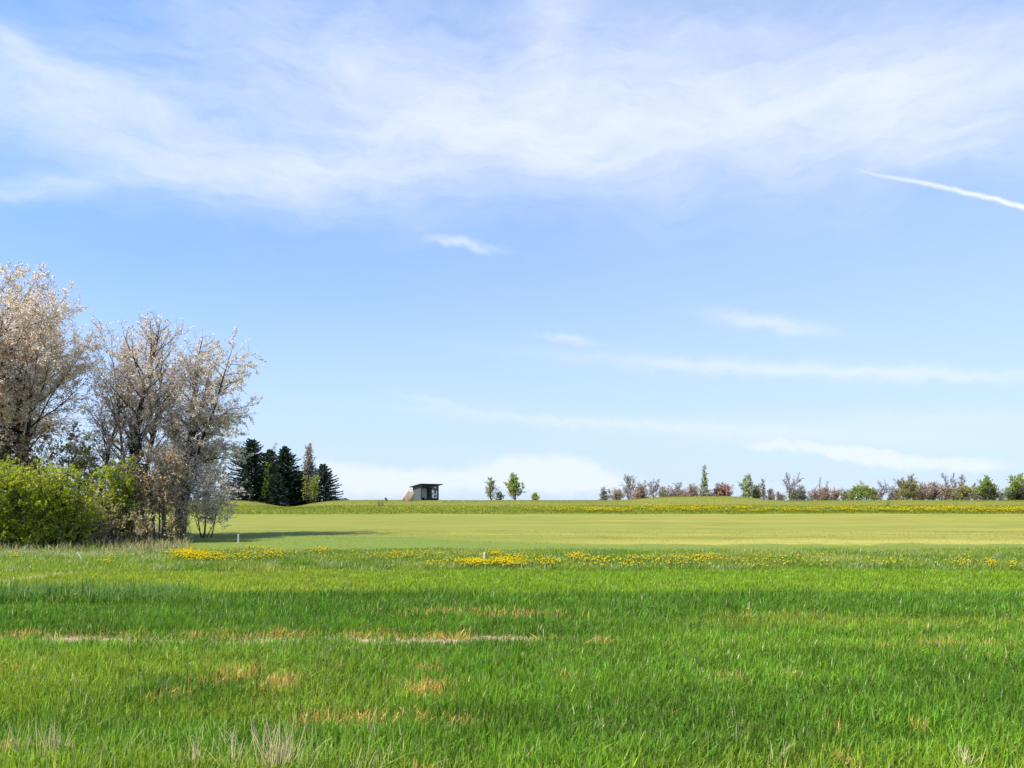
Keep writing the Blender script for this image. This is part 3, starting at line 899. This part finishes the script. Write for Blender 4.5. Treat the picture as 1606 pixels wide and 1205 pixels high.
def conifer(seed, H, Rb, col, dens=1.0, droop=.22):
    rng = np.random.default_rng(seed)
    wood, crown = MB(), MB()
    P = np.zeros((1, 9, 3)); P[0, :, 2] = np.linspace(-.2, H, 9)
    P[0, :, :2] += np.cumsum(rng.normal(0, .02, (9, 2)), axis=0)
    wood.tubes(P, (np.linspace(.14, .015, 9) * H / 7)[None], 6)
    zs = np.arange(.03 * H, H * .985, .27)
    p0 = []; d0 = []; L = []
    for z in zs:
        k = int(rng.integers(6, 9) * dens) + 1
        s = z / H
        a0 = rng.uniform(0, 6.28)
        for j in range(k):
            a = a0 + j * 6.283 / k + rng.normal(0, .2)
            l = Rb * (1 - s) ** .82 * rng.uniform(.45, 1.25) + .10
            p0.append((P[0, min(int(s * 8), 8), 0], P[0, min(int(s * 8), 8), 1], z + rng.normal(0, .06)))
            d0.append((math.cos(a), math.sin(a), -.05 + .55 * s)); L.append(l)
    p0 = np.array(p0); d0 = np.array(d0); L = np.array(L)
    A = path(rng, p0, d0, L, 6, .05, -droop * .25)
    A[:, :, 2] += (np.linspace(0, 1, 7) ** 3 * .18)[None] * L[:, None]
    AR = np.maximum((.010 + .010 * L)[:, None] * np.linspace(1, .3, 7)[None], .008)
    wood.tubes(A, AR, 3)
    c = np.maximum((L * 13 * dens).astype(int), 4)
    i, t, pos, dr, rad = spawn(rng, A, AR, c, .08, 1.0, R(35), R(60))
    dr[:, 2] *= .35; dr = nrm(dr + rng.normal(0, .1, dr.shape))
    ln = rng.uniform(.22, .42, len(i)) * (1 - .35 * t)
    side = nrm(np.cross(dr, rng.normal(0, 1, dr.shape)))
    n = len(i)
    cc = np.clip(np.asarray(col) * np.exp(rng.normal(0, .28, n))[:, None], 0, .5)
    mid = pos + dr * (ln * .5)[:, None]
    crown.cards(mid, dr * (ln * .5)[:, None], side * .075, cc)
    crown.cards(mid - np.array([0, 0, .05]), dr * (ln * .45)[:, None], np.cross(dr, side) * .085, cc)
    return wood, crown


def build_spruces():
    G = 'conifers behind the dip in the bank'
    def H(px, top, d):
        return (800 - top) / FPX * d + CAM_H - float(gz(bearing(px, d), d))
    for (px, top, d, w, lab, sd, col) in (
            (394, 688, 122, 3.4, 'dark green spruce nearest to the pale cherry, tallest and partly hidden by blossom', 201, (.045, .075, .038)),
            (447, 700, 126, 3.2, 'broad dark green spruce in the middle of the dip in the bank', 202, (.042, .074, .042)),
            (424, 704, 131, 2.6, 'dark spruce with a pointed tip between the two broad dark spruces', 203, (.046, .078, .048)),
            (435, 741, 121, 1.3, 'small blue grey young spruce in front of the broad dark spruces', 204, (.065, .10, .07)),
            (467, 738, 127, 2.0, 'short dark spruce right of the broad dark spruce', 205, (.048, .076, .038)),
            (507, 727, 128, 2.1, 'slim grey green spruce at the right end of the conifers', 206, (.07, .10, .07))):
        tree('spruce_tree', lab, 'tree', G, px, d, conifer(sd, H(px, top, d), w * 1.65, col, 1.4), leaf=NEEDLE)
    PALE = [(.6, (.20, .26, .10)), (.4, (.30, .33, .18))]
    POP = [(.6, (.34, .32, .26)), (.4, (.46, .40, .36))]
    tree('birch_tree', 'thin pale green birch leafing out between the dark spruces', 'tree', None, 418, 120.5,
         grow(211, [(0, 0, 0, 0, H(418, 728, 120.5), .07)], prim=5, t0=.08, plen=lambda s: 1.3 * (1 - .5 * s), pang=(25, 60), sec=4, tw=5, twl=.4, leaves=8, size=.2, palette=[(.6, (.22, .32, .03)), (.4, (.3, .38, .06))]), parts=('trunk', 'crown'))
    tree('birch_tree', 'sparse pale birch top showing above the gap between the dark spruces', 'tree', None, 413, 134,
         grow(212, [(0, 0, 0, 0, H(413, 693, 134), .09)], prim=4, t0=.3, plen=lambda s: 1.2 * (1 - .6 * s), pang=(25, 55), sec=3, tw=4, twl=.45, leaves=3, size=.15, palette=PALE), bark=GREYBARK)
    tree('poplar_tree', 'slender greyish poplar with a pointed crown above the conifers', 'tree', None, 482, 138,
         grow(213, [(0, 0, 0, 0, H(482, 696, 138), .11)], prim=9, t0=.2, plen=lambda s: 2.6 * (1 - s) ** .8 + .3, pang=(20, 42), pup=.13, sec=4, tw=5, twl=.4, leaves=7, size=.2, palette=POP), bark=GREYBARK)
    S = [(math.sin(i * 2.4) * .6, math.cos(i * 2.4) * .4, math.sin(i * 1.7) * .15, 0, H(487, 746, 123) * (1 - .05 * i), .05) for i in range(6)]
    tree('olive_tree', 'rounded yellow green leafy tree in front of the slender poplar', 'tree', None, 488, 123,
         grow(214, S, prim=5, t0=.08, plen=lambda s: 1.3 * (1 - .5 * s), pang=(25, 60), sec=4, tw=4.5, twl=.45, leaves=6, size=.17, palette=[(.5, (.24, .30, .035)), (.35, (.32, .37, .05)), (.15, (.32, .27, .15))], clump=.9))


BARE = [(.6, (.30, .25, .22)), (.4, (.40, .33, .29))]
PINK = [(.45, (.50, .36, .28)), (.35, (.64, .50, .41)), (.2, (.36, .29, .15))]
RED = [(.6, (.42, .22, .16)), (.4, (.52, .34, .26))]
GREEN = [(.55, (.28, .36, .06)), (.45, (.40, .46, .12))]
PALEG = [(.5, (.40, .48, .26)), (.5, (.52, .57, .38))]
DARKG = [(.7, (.055, .08, .02)), (.3, (.10, .12, .03))]
WHITEB = [(.5, (.50, .50, .44)), (.5, (.26, .28, .17))]
GREYG = [(.6, (.28, .29, .18)), (.4, (.38, .35, .28))]


def hedge_item(px, top, wpx, kind, label, seed, dist):
    d = dist
    x = bearing(px, d)
    z0 = float(gz(x, d))
    h = (800 - top) / FPX * d + CAM_H - z0
    w = wpx / FPX * d / 2 * 1.15
    rg = random.Random(seed)
    pal, lf, bark = {'bare': (BARE, 1.4, GREYBARK), 'pink': (PINK, 3.5, GREYBARK), 'red': (RED, 5, GREYBARK), 'green': (GREEN, 8, BARK), 'pale': (PALEG, 7, GREYBARK), 'dark': (DARKG, 9, BARK),
                     'white': (WHITEB, 7, GREYBARK), 'grey': (GREYG, 3.5, GREYBARK), 'lime': ([(.5, (.26, .36, .03)), (.5, (.36, .44, .04))], 7, BARK), 'olive': (OLIVE, 3.5, GREYBARK)}[kind]
    shrub = kind in ('pink', 'red', 'white', 'dark', 'lime', 'olive') or h < 3.6
    kw = dict(tw=4.0, twl=.5, twig_r=.022, size=.24, spread=.09, palette=pal, leaves=lf)
    if shrub:
        S = [(rg.uniform(-.5, .5) * w, rg.uniform(-.4, .4) * w, rg.uniform(-.14, .14), rg.uniform(-.12, .12), h * rg.uniform(.62, 1.0), .05) for i in range(6)]
        S[0] = (0, 0, 0, 0, h * .98, .06)
        if kind in ('pink', 'olive', 'red'):
            w = w * 1.2
        g = grow(seed, S, prim=4.5, t0=.0, plen=lambda s: w * (.62 if kind == 'lime' else .9) * (1 - .60 * s) + .15, pang=(35, 80), pup=.06, sec=3.2, sfrac=.5, clump=1.1, **kw)
        names = ('branches', 'foliage'); nm = 'hedge_shrub'; cat = 'shrub'; grp = 'hedgerow shrubs along the skyline'
    elif kind == 'bare':
        ln = rg.uniform(-.12, .12)
        S = [(0, 0, ln, 0, h * .97, .12), (.2, 0, ln + .22, 0, h * .9, .08)]
        kw.update(twig_r=.028)
        g = grow(seed, S, prim=3.2, t0=.10, plen=lambda s: w * 1.25 * (1 - .5 * s) + .2, pang=(28, 58), pup=.12, sec=2.2, sfrac=.5, **kw)
        names = ('trunk', 'crown'); nm = 'bare_tree'; cat = 'tree'; grp = 'bare hedgerow trees along the skyline'
    else:
        S = [(0, 0, rg.uniform(-.03, .03), 0, h * .98, .11)]
        g = grow(seed, S, prim=8, t0=.0, plen=lambda s: w * 1.7 * (1.0 - .86 * s) + .15, pang=(22, 55), pup=.12, sec=3.2, sfrac=.45, clump=1.2, **kw)
        names = ('trunk', 'crown'); nm = 'young_tree'; cat = 'tree'; grp = 'young trees along the skyline'
    tree(nm, label, cat, grp, px, d, g, bark=bark, parts=names)


HEDGE = [
    (770, 750, 19, 'pale', 'greyish pale green young tree right of the shed, left of a pair', 140),
    (808, 745, 27, 'green', 'yellow green young tree with a pointed top right of the shed, right of a pair', 140),
    (784, 772, 7, 'grey', 'tiny grey sapling between the two young trees right of the shed', 141),
    (840, 776, 9, 'green', 'tiny green shrub alone on the skyline right of the two young trees', 140),
    (948, 766, 15, 'grey', 'small greyish shrub at the left end of the long hedge', 172),
    (966, 769, 22, 'pink', 'low pinkish brown shrub left of the first bare tree of the hedge', 174),
    (986, 746, 28, 'bare', 'bare tree with upright twigs, first one from the left end of the hedge', 170),
    (1007, 757, 22, 'pink', 'purplish brown shrub just right of the first bare hedge tree', 175),
    (1025, 757, 26, 'bare', 'thin bare tree with spread twigs, second one from the left end of the hedge', 172),
    (1037, 772, 13, 'olive', 'low olive green shrub beneath the second bare hedge tree', 168),
    (1044, 764, 20, 'pink', 'pinkish brown shrub between the second and third bare hedge trees', 174),
    (1056, 757, 16, 'bare', 'slim forked bare tree, third one from the left end of the hedge', 171),
    (1068, 768, 20, 'pink', 'low brownish shrub just right of the third bare hedge tree', 175),
    (1088, 760, 18, 'pink', 'purplish shrub leaning on the left of the tall narrow green tree', 174),
    (1104, 730, 13, 'green', 'tall narrow green columnar tree, highest in the hedge', 170),
    (1106, 765, 18, 'white', 'whitish flowering shrub at the foot of the tall narrow green tree', 167),
    (1134, 760, 26, 'red', 'reddish brown shrub on the mound right of the tall narrow tree', 171),
    (1170, 745, 24, 'pale', 'loose green tree with a crown leaning right on the mound', 172),
    (1168, 774, 15, 'lime', 'low bright green shrub at the foot of the loose leaning tree', 167),
    (1186, 758, 16, 'olive', 'olive shrub between the loose green tree and the grey column', 173),
    (1197, 750, 9, 'grey', 'slim grey brown columnar tree at the right edge of the mound', 171),
    (1208, 768, 14, 'grey', 'small grey shrub left of the two brown posts', 176),
    (1238, 746, 26, 'bare', 'bare tree with two upright stems right of the brown posts', 172),
    (1257, 762, 17, 'grey', 'grey green shrub right of the two stemmed bare tree', 174),
    (1281, 767, 22, 'pink', 'pinkish brown shrub, leftmost of the low clump before the bright green bush', 174),
    (1284, 750, 7, 'bare', 'very thin leafless sapling rising out of the low pinkish clump', 176),
    (1296, 766, 16, 'pink', 'pinkish brown shrub in the middle of the low clump before the bright green bush', 173),
    (1311, 769, 18, 'pink', 'faded pinkish shrub, rightmost of the low clump before the bright green bush', 176),
    (1323, 767, 10, 'grey', 'narrow grey shrub left of the bright rounded green bush', 172),
    (1351, 756, 36, 'lime', 'bright green rounded bush standing alone in the hedge', 168),
    (1380, 757, 20, 'bare', 'bare twiggy tree just right of the bright rounded green bush', 173),
    (1396, 763, 12, 'bare', 'small bare tree above the dark weed stalks on the bank', 172),
    (1427, 748, 32, 'olive', 'tall olive brown shrub at the left of the dense brown thicket', 170),
    (1449, 757, 24, 'pink', 'brown shrub in the dense thicket next to the tall olive shrub', 173),
    (1467, 757, 24, 'pink', 'brown shrub in the middle of the dense thicket', 174),
    (1483, 761, 20, 'pink', 'brown shrub in the dense thicket below the crooked bare tree', 172),
    (1490, 742, 20, 'bare', 'crooked bare tree standing out of the dense brown thicket', 175),
    (1508, 747, 17, 'bare', 'bare tree with grey buds right of the crooked bare tree', 174),
    (1515, 764, 30, 'olive', 'low wide olive shrub below the bare tree with grey buds', 169),
    (1528, 758, 10, 'grey', 'narrow grey tree left of the dark green shrubs', 173),
    (1547, 750, 28, 'green', 'leafy green tree left of the gap near the right edge', 170),
    (1555, 768, 22, 'dark', 'low dark green shrub under the leafy green tree near the right edge', 167),
    (1570, 768, 14, 'grey', 'small greyish shrub in the gap near the right edge', 174),
    (1593, 745, 40, 'lime', 'broad yellow green bush cut by the right edge', 169),
    (997, 771, 18, 'pink', 'low pinkish shrub filling the space between the first bare tree and the purplish brown shrub', 177),
    (1077, 771, 16, 'pink', 'very low brown shrub left of the purplish shrub by the tall narrow tree', 176),
    (1119, 771, 14, 'grey', 'low grey shrub in the gap between the tall narrow tree and the reddish shrub', 176),
    (1224, 774, 16, 'grey', 'low grey shrub just behind the two brown posts', 178),
    (1246, 771, 18, 'olive', 'low olive shrub at the foot of the two stemmed bare tree', 176),
    (1334, 771, 16, 'pink', 'low pinkish shrub touching the left side of the bright rounded bush', 177),
    (1371, 768, 18, 'olive', 'low olive shrub touching the right side of the bright rounded bush', 176),
    (1409, 768, 18, 'pink', 'low brown shrub left of the tall olive brown shrub', 177),
    (1438, 763, 20, 'pink', 'brown shrub squeezed in right of the tall olive brown shrub', 177),
    (1500, 766, 20, 'pink', 'low brown shrub between the crooked bare tree and the one with grey buds', 177),
    (1537, 768, 16, 'pink', 'low brown shrub left of the leafy green tree near the right edge', 176),
    (1601, 769, 28, 'dark', 'low dark green shrub beneath the broad bush at the right edge', 165),
]

build_grove()
build_spruces()
for i, (px, top, w, kd, lab, d) in enumerate(HEDGE):
    hedge_item(px, top, w, kd, lab, 300 + i, d)


# ------------------------------------------------------------------ shed and boulder on the skyline
def build_shed():
    d = 124.5
    x = bearing(660, d)
    z = float(gz(x, d))
    W, D, Hf, Hb = 3.25, 2.6, 2.42, 2.12
    grey = plain_mat('grey_boards', (.065, .072, .088), (.095, .104, .122), 3, .6, .2, (6, 6, .4))
    dark = plain_mat('dark_roof', (.020, .024, .032), (.045, .05, .06), 3, .5)
    panel = plain_mat('pale_panel', (.66, .72, .66), (.78, .80, .74), 2, .6)
    benchm = plain_mat('dark_bench', (.02, .02, .02), (.045, .04, .035), 4, .7)
    t = thing('open_shed', 'small grey flat roofed shed with an open front on the skyline', 'shed', (x, d, z - .02), None, R(36))
    # local frame: front at y = 0 facing -y, left wall at x = 0
    def wall(name, mat, corners, th):
        mb = MB()
        v = np.array(corners, float); n = nrm(np.cross(v[1] - v[0], v[3] - v[0])) * th
        mb.add(np.concatenate([v, v + n]), [(0, 1, 2, 3), (7, 6, 5, 4), (0, 4, 5, 1), (1, 5, 6, 2), (2, 6, 7, 3), (3, 7, 4, 0)])
        return mb.build(name, mat, t)
    wall('side_wall', grey, [(0, 0, 0), (0, D, 0), (0, D, Hb), (0, 0, Hf)], .08)
    mb = MB()
    y0, y1, z0, z1 = .35, 2.15, .38, 1.95
    mb.box((W - .04, D / 2, z0 / 2), (.08, D, z0))
    mb.box((W - .04, y0 / 2, (z0 + Hf - .06) / 2), (.08, y0, Hf - .06 - z0))
    mb.box((W - .04, (y1 + D) / 2, (z0 + Hb - .02) / 2), (.08, D - y1, Hb - .02 - z0))
    mb.box((W - .04, (y0 + y1) / 2, (z1 + Hb) / 2), (.08, y1 - y0, Hb - z1))
    mb.build('side_wall', grey, t)
    pm = bpy.data.materials.new('dirty_pane'); pm.use_nodes = True
    pm.node_tree.nodes.clear()
    g = NT(pm.node_tree)
    n = g.noise(g.node('ShaderNodeTexCoord').outputs['Object'], 2.6, 5, .6)
    d1 = g.node('ShaderNodeBsdfPrincipled', None, Base_Color=(.16, .17, .15), Roughness=.5)
    tr = g.node('ShaderNodeBsdfTransparent', None, Color=(.80, .84, .82))
    mx = g.node('ShaderNodeMixShader', None, i0=g.m('MULTIPLY_ADD', g.sstep(n, .44, .60), .70, .18), i1=tr.outputs[0], i2=d1.outputs[0])
    g.node('ShaderNodeOutputMaterial', None, i0=mx.outputs[0])
    mb = MB(); mb.box((W - .04, (y0 + y1) / 2, (z0 + z1) / 2), (.012, y1 - y0 - .01, z1 - z0 - .01))
    win = mb.build('window', pm, t)
    mb = MB(); mb.box((W - .04, (y0 + y1) / 2, (z0 + z1) / 2), (.05, .04, z1 - z0 - .01)); mb.build('frame', dark, win)
    wall('back_wall', grey, [(.085, D, 0), (W - .085, D, 0), (W - .085, D, Hb), (.085, D, Hb)], -.08)
    mb = MB(); mb.box((.15, .055, Hf / 2 - .02), (.12, .1, Hf - .06)); mb.build('front_post', grey, t)
    mb = MB(); mb.box((W - .15, .055, Hf / 2 - .02), (.12, .1, Hf - .06)); mb.build('front_post', grey, t)
    mb = MB(); mb.box((W / 2, .055, Hf - .17), (W - .43, .09, .24)); mb.build('fascia', dark, t)
    ang = math.atan2(Hf - Hb, D)
    rot = np.array([[1, 0, 0], [0, math.cos(-ang), -math.sin(-ang)], [0, math.sin(-ang), math.cos(-ang)]])
    mb = MB(); mb.box((W / 2 + .02, D / 2 - .1, (Hf + Hb) / 2 + .085), (W + .85, D + 1.0, .11), rot); mb.build('roof', dark, t)
    mb = MB(); mb.box((1.35, D - .095, 1.15), (2.3, .02, 1.65)); mb.build('back_panel', panel, t)
    mb = MB()
    mb.box((1.0, D - .5, .46), (1.6, .42, .06)); mb.box((.35, D - .5, .215), (.08, .38, .43)); mb.box((1.65, D - .5, .215), (.08, .38, .43))
    tag(mb.build('bench', benchm), 'low dark bench inside the open shed', 'bench')
    b = bpy.data.objects['bench']
    b.location = t.location; b.rotation_euler = t.rotation_euler
    b.location.z += .01


def build_boulder():
    d = 121.5
    x = bearing(642, d)
    rng = np.random.default_rng(4)
    import bmesh
    bm = bmesh.new()
    bmesh.ops.create_icosphere(bm, subdivisions=4, radius=1)
    for v in bm.verts:
        c = v.co
        k = 1 + .22 * (float(vnoise(c.x * 1.3 + 7, c.y * 1.3 + c.z * 1.7 + 7, 5)) - .5) * 2 + .07 * (float(vnoise(c.x * 4 + 9, c.z * 4 + c.y * 3 + 9, 6)) - .5)
        p = c * k
        # chisel a few flat faces
        for (nx, ny, nz, dd) in ((-.80, -.25, .52, .70), (.78, -.35, -.30, .66), (.1, -.96, .2, .72), (.35, .2, .9, .84), (.2, .95, .1, .7)):
            q = p.x * nx + p.y * ny + p.z * nz - dd
            if q > 0:
                p = p - Vector((nx, ny, nz)) * q * .9
        v.co = Vector((p.x * .92 + p.z * .22, p.y * .75, p.z * 1.15 + .72))
    me = bpy.data.meshes.new('boulder')
    bm.to_mesh(me); bm.free()
    for f in me.polygons:
        f.use_smooth = False
    m = bpy.data.materials.new('boulder_stone'); m.use_nodes = True
    m.node_tree.nodes.clear()
    g = NT(m.node_tree)
    p = g.node('ShaderNodeTexCoord').outputs['Object']
    n = g.noise(p, 2.2, 6, .65)
    c = g.mix(g.sstep(n, .35, .65), (.30, .20, .16), (.42, .29, .22))
    c = g.mix(g.sstep(g.m('ADD', g.sep(p)[0], g.m('MULTIPLY', n, .8)), .45, .75), c, (.46, .41, .32))
    c = g.mix(g.m('MULTIPLY', g.sstep(g.noise(p, 6.0, 4), .58, .68), .6), c, (.14, .12, .10))
    b = g.node('ShaderNodeBsdfPrincipled', None, Base_Color=c, Roughness=.9)
    g.node('ShaderNodeOutputMaterial', None, i0=b.outputs[0])
    me.materials.append(m)
    o = bpy.data.objects.new('boulder', me)
    C.objects.link(o)
    o.location = (x, d, float(gz(x, d)))
    tag(o, 'big pinkish brown boulder leaning beside the grey shed', 'boulder')


build_shed()
build_boulder()


# ------------------------------------------------------------------ small things on the land
def build_small():
    white = plain_mat('white_paint', (.50, .48, .42), (.68, .66, .60), 8, .6)
    wood = plain_mat('weathered_wood', (.085, .062, .055), (.15, .11, .095), 5, .9, .3, (1, 1, .3))
    blackm = plain_mat('dark_green_paint', (.012, .018, .010), (.022, .03, .016), 5, .5)
    G = 'white field stakes'
    for (px, d, h, w, lean, lab) in ((759, 24.2, .42, .055, (.05, 0), 'white stake among the dense dandelions in the middle of the flower strip'),
                                     (374, 38.6, .42, .07, (0, 0), 'white stake in the tree shade right of the small low cherry'),
                                     (133, 25.8, .34, .035, (-.75, .1), 'thin white stick leaning far to the left in the grass before the bushes')):
        x = bearing(px, d)
        rng = np.random.default_rng(int(px))
        mb = MB()
        P = np.array([[(0, 0, -.1), (lean[0] * h * .5, lean[1] * h * .5, h * .5), (lean[0] * h, lean[1] * h, h), (lean[0] * h * 1.005, lean[1] * h, h + .012)]])
        mb.tubes(P, np.array([[w / 2, w / 2, w / 2, w / 5]]), 8, smooth=False)
        o = mb.build('marker_stake', white)
        o.location = (x, d, float(gz(x, d)))
        tag(o, lab, 'stake', G)
    for (px, top, wpx, d, lab) in ((1220, 771, 4.6, 150, 'taller of two brown posts left of the two stemmed bare tree'), (1213, 775.5, 3.4, 151, 'shorter of two brown posts left of the two stemmed bare tree')):
        x = bearing(px, d); z = float(gz(x, d)); h = (800 - top) / FPX * d + CAM_H - z; r = wpx / FPX * d / 2
        mb = MB()
        mb.tubes(np.array([[(0, 0, -.2), (.02, 0, h * .35), (-.01, 0, h * .7), (0, 0, h * .96), (.02, 0, h)]]), np.array([[r * 1.15, r, r * .92, r * .85, r * .3]]), 9)
        o = mb.build('wooden_post', wood)
        o.location = (x, d, z)
        tag(o, lab, 'post', 'brown posts by the hedge')
    # small dark tilted marker on the bank
    d = 113.0; x = bearing(605, d); z = float(gz(x, d))
    t = thing('marker_board', 'small dark tilted marker board on the grassy bank left of the boulder', 'marker', (x, d, z))
    mb = MB(); mb.tubes(np.array([[(0, 0, -.1), (0, 0, .18), (.02, 0, .38)]]), np.array([[.025, .025, .02]]), 6); mb.build('post', wood, t)
    a = R(-32); rot = np.array([[math.cos(a), 0, -math.sin(a)], [0, 1, 0], [math.sin(a), 0, math.cos(a)]]).T
    mb = MB(); mb.box((.06, -.04, .52), (.26, .04, .50), rot); mb.build('board', blackm, t)
    # dry weeds on the bank
    for (px, d, h, n, lab, sd) in ((597, 106, .95, 34, 'dry brown weed stalks on the bank left of the dark marker', 61), (1395, 104, 1.1, 18, 'dark dry weed stalks in the yellow flower band near the right', 62), (1561, 26.5, .33, 26, 'pale dry grass tuft leaning right in the flower strip near the right edge', 63)):
        x = bearing(px, d)
        rng = np.random.default_rng(sd)
        mb = MB()
        b = np.stack([rng.normal(0, .14, n), rng.normal(0, .12, n), np.full(n, -.03)], -1) * (1.8 if d > 50 else .35)
        L = h * rng.uniform(.5, 1.1, n)
        dr = np.stack([rng.normal(.30 if d < 50 else 0, .14, n), rng.normal(0, .14, n), np.ones(n)], -1)
        P = path(rng, b, dr, L, 4, .06, 0)
        rr = .014 if d > 50 else .006
        mb.tubes(P, np.tile(np.linspace(1, .4, 5) * rr, (n, 1)), 3, np.array([.12, .095, .06]) if d > 50 else np.array([.55, .46, .33]))
        o = mb.build('dry_weeds', STRAW)
        o.location = (x, d, float(gz(x, d)))
        tag(o, lab, 'weeds')
    # dry grass in front of the crop
    for (px, d, h, sp, n, lean, lab, sd) in (
            (30, 5.35, .27, .05, 14, .02, 'slim dry grass tuft at the bottom left corner of the picture', 71), (80, 5.30, .32, .045, 34, .10, 'pale dry grass tuft fanning out, second from the bottom left corner', 72),
            (150, 5.2, .18, .06, 22, 0, 'low faded grass tuft right of the fanned dry tuft at the bottom left', 73), (305, 5.1, .25, .06, 24, -.05, 'sparse straw tuft left of the brownest dry tuft along the bottom', 74),
            (362, 5.15, .30, .03, 14, .0, 'thin whitish straw tuft left beside the brownest dry tuft', 75), (432, 5.15, .36, .06, 56, .02, 'densest brownish dry grass tuft along the bottom of the picture', 76),
            (475, 5.1, .26, .08, 26, .08, 'greenish straw tuft right beside the brownest dry tuft', 77), (560, 4.98, .22, .08, 18, .15, 'loose crossing dry stems at the foot of the long single stalk', 78),
            (1215, 5.2, .20, .04, 10, .2, 'few thin dry stems leaning right along the bottom right of centre', 79), (1518, 5.15, .20, .03, 20, 0, 'short brown dry tuft at the bottom near the right corner', 80)):
        x = bearing(px, d)
        rng = np.random.default_rng(sd)
        mb = MB()
        b = np.stack([rng.normal(0, sp, n), rng.normal(0, sp * .7, n), np.full(n, -.02)], -1)
        L = h * rng.uniform(.45, 1.15, n)
        dr = np.stack([rng.normal(lean, .20, n), rng.normal(0, .15, n), np.ones(n)], -1)
        P = path(rng, b, dr, L, 5, .07, -.02)
        col = lerp(np.array([.55, .45, .22]), np.array([.82, .68, .42]), rng.uniform(0, 1, n))
        if sd in (73, 77, 79):
            col = col * np.array([.75, .95, .6])
        mb.tubes(P, np.tile(np.array([1, .95, .85, .7, .5, .3]) * .0032, (n, 1)), 4, col)
        o = mb.build('dry_grass_tuft', STRAW)
        o.location = (x, d, float(gz(x, d)))
        tag(o, lab, 'grass tuft', 'dry grass tufts along the bottom edge')
    d = 4.95; x = bearing(569, d)
    mb = MB()
    P = np.array([[(0, 0, 0), (.018, .02, .13), (.04, .03, .27), (.066, .04, .40), (.074, .04, .43), (.080, .04, .455), (.083, .04, .475)]])
    mb.tubes(P, np.array([[.0034, .003, .0028, .0024, .0055, .0050, .001]]), 6, np.array([.40, .42, .18]))
    o = mb.build('dry_stalk', STRAW)
    o.location = (x, d, float(gz(x, d)))
    tag(o, 'long single pale stalk leaning right, standing above the crop at the bottom', 'stalk')


build_small()
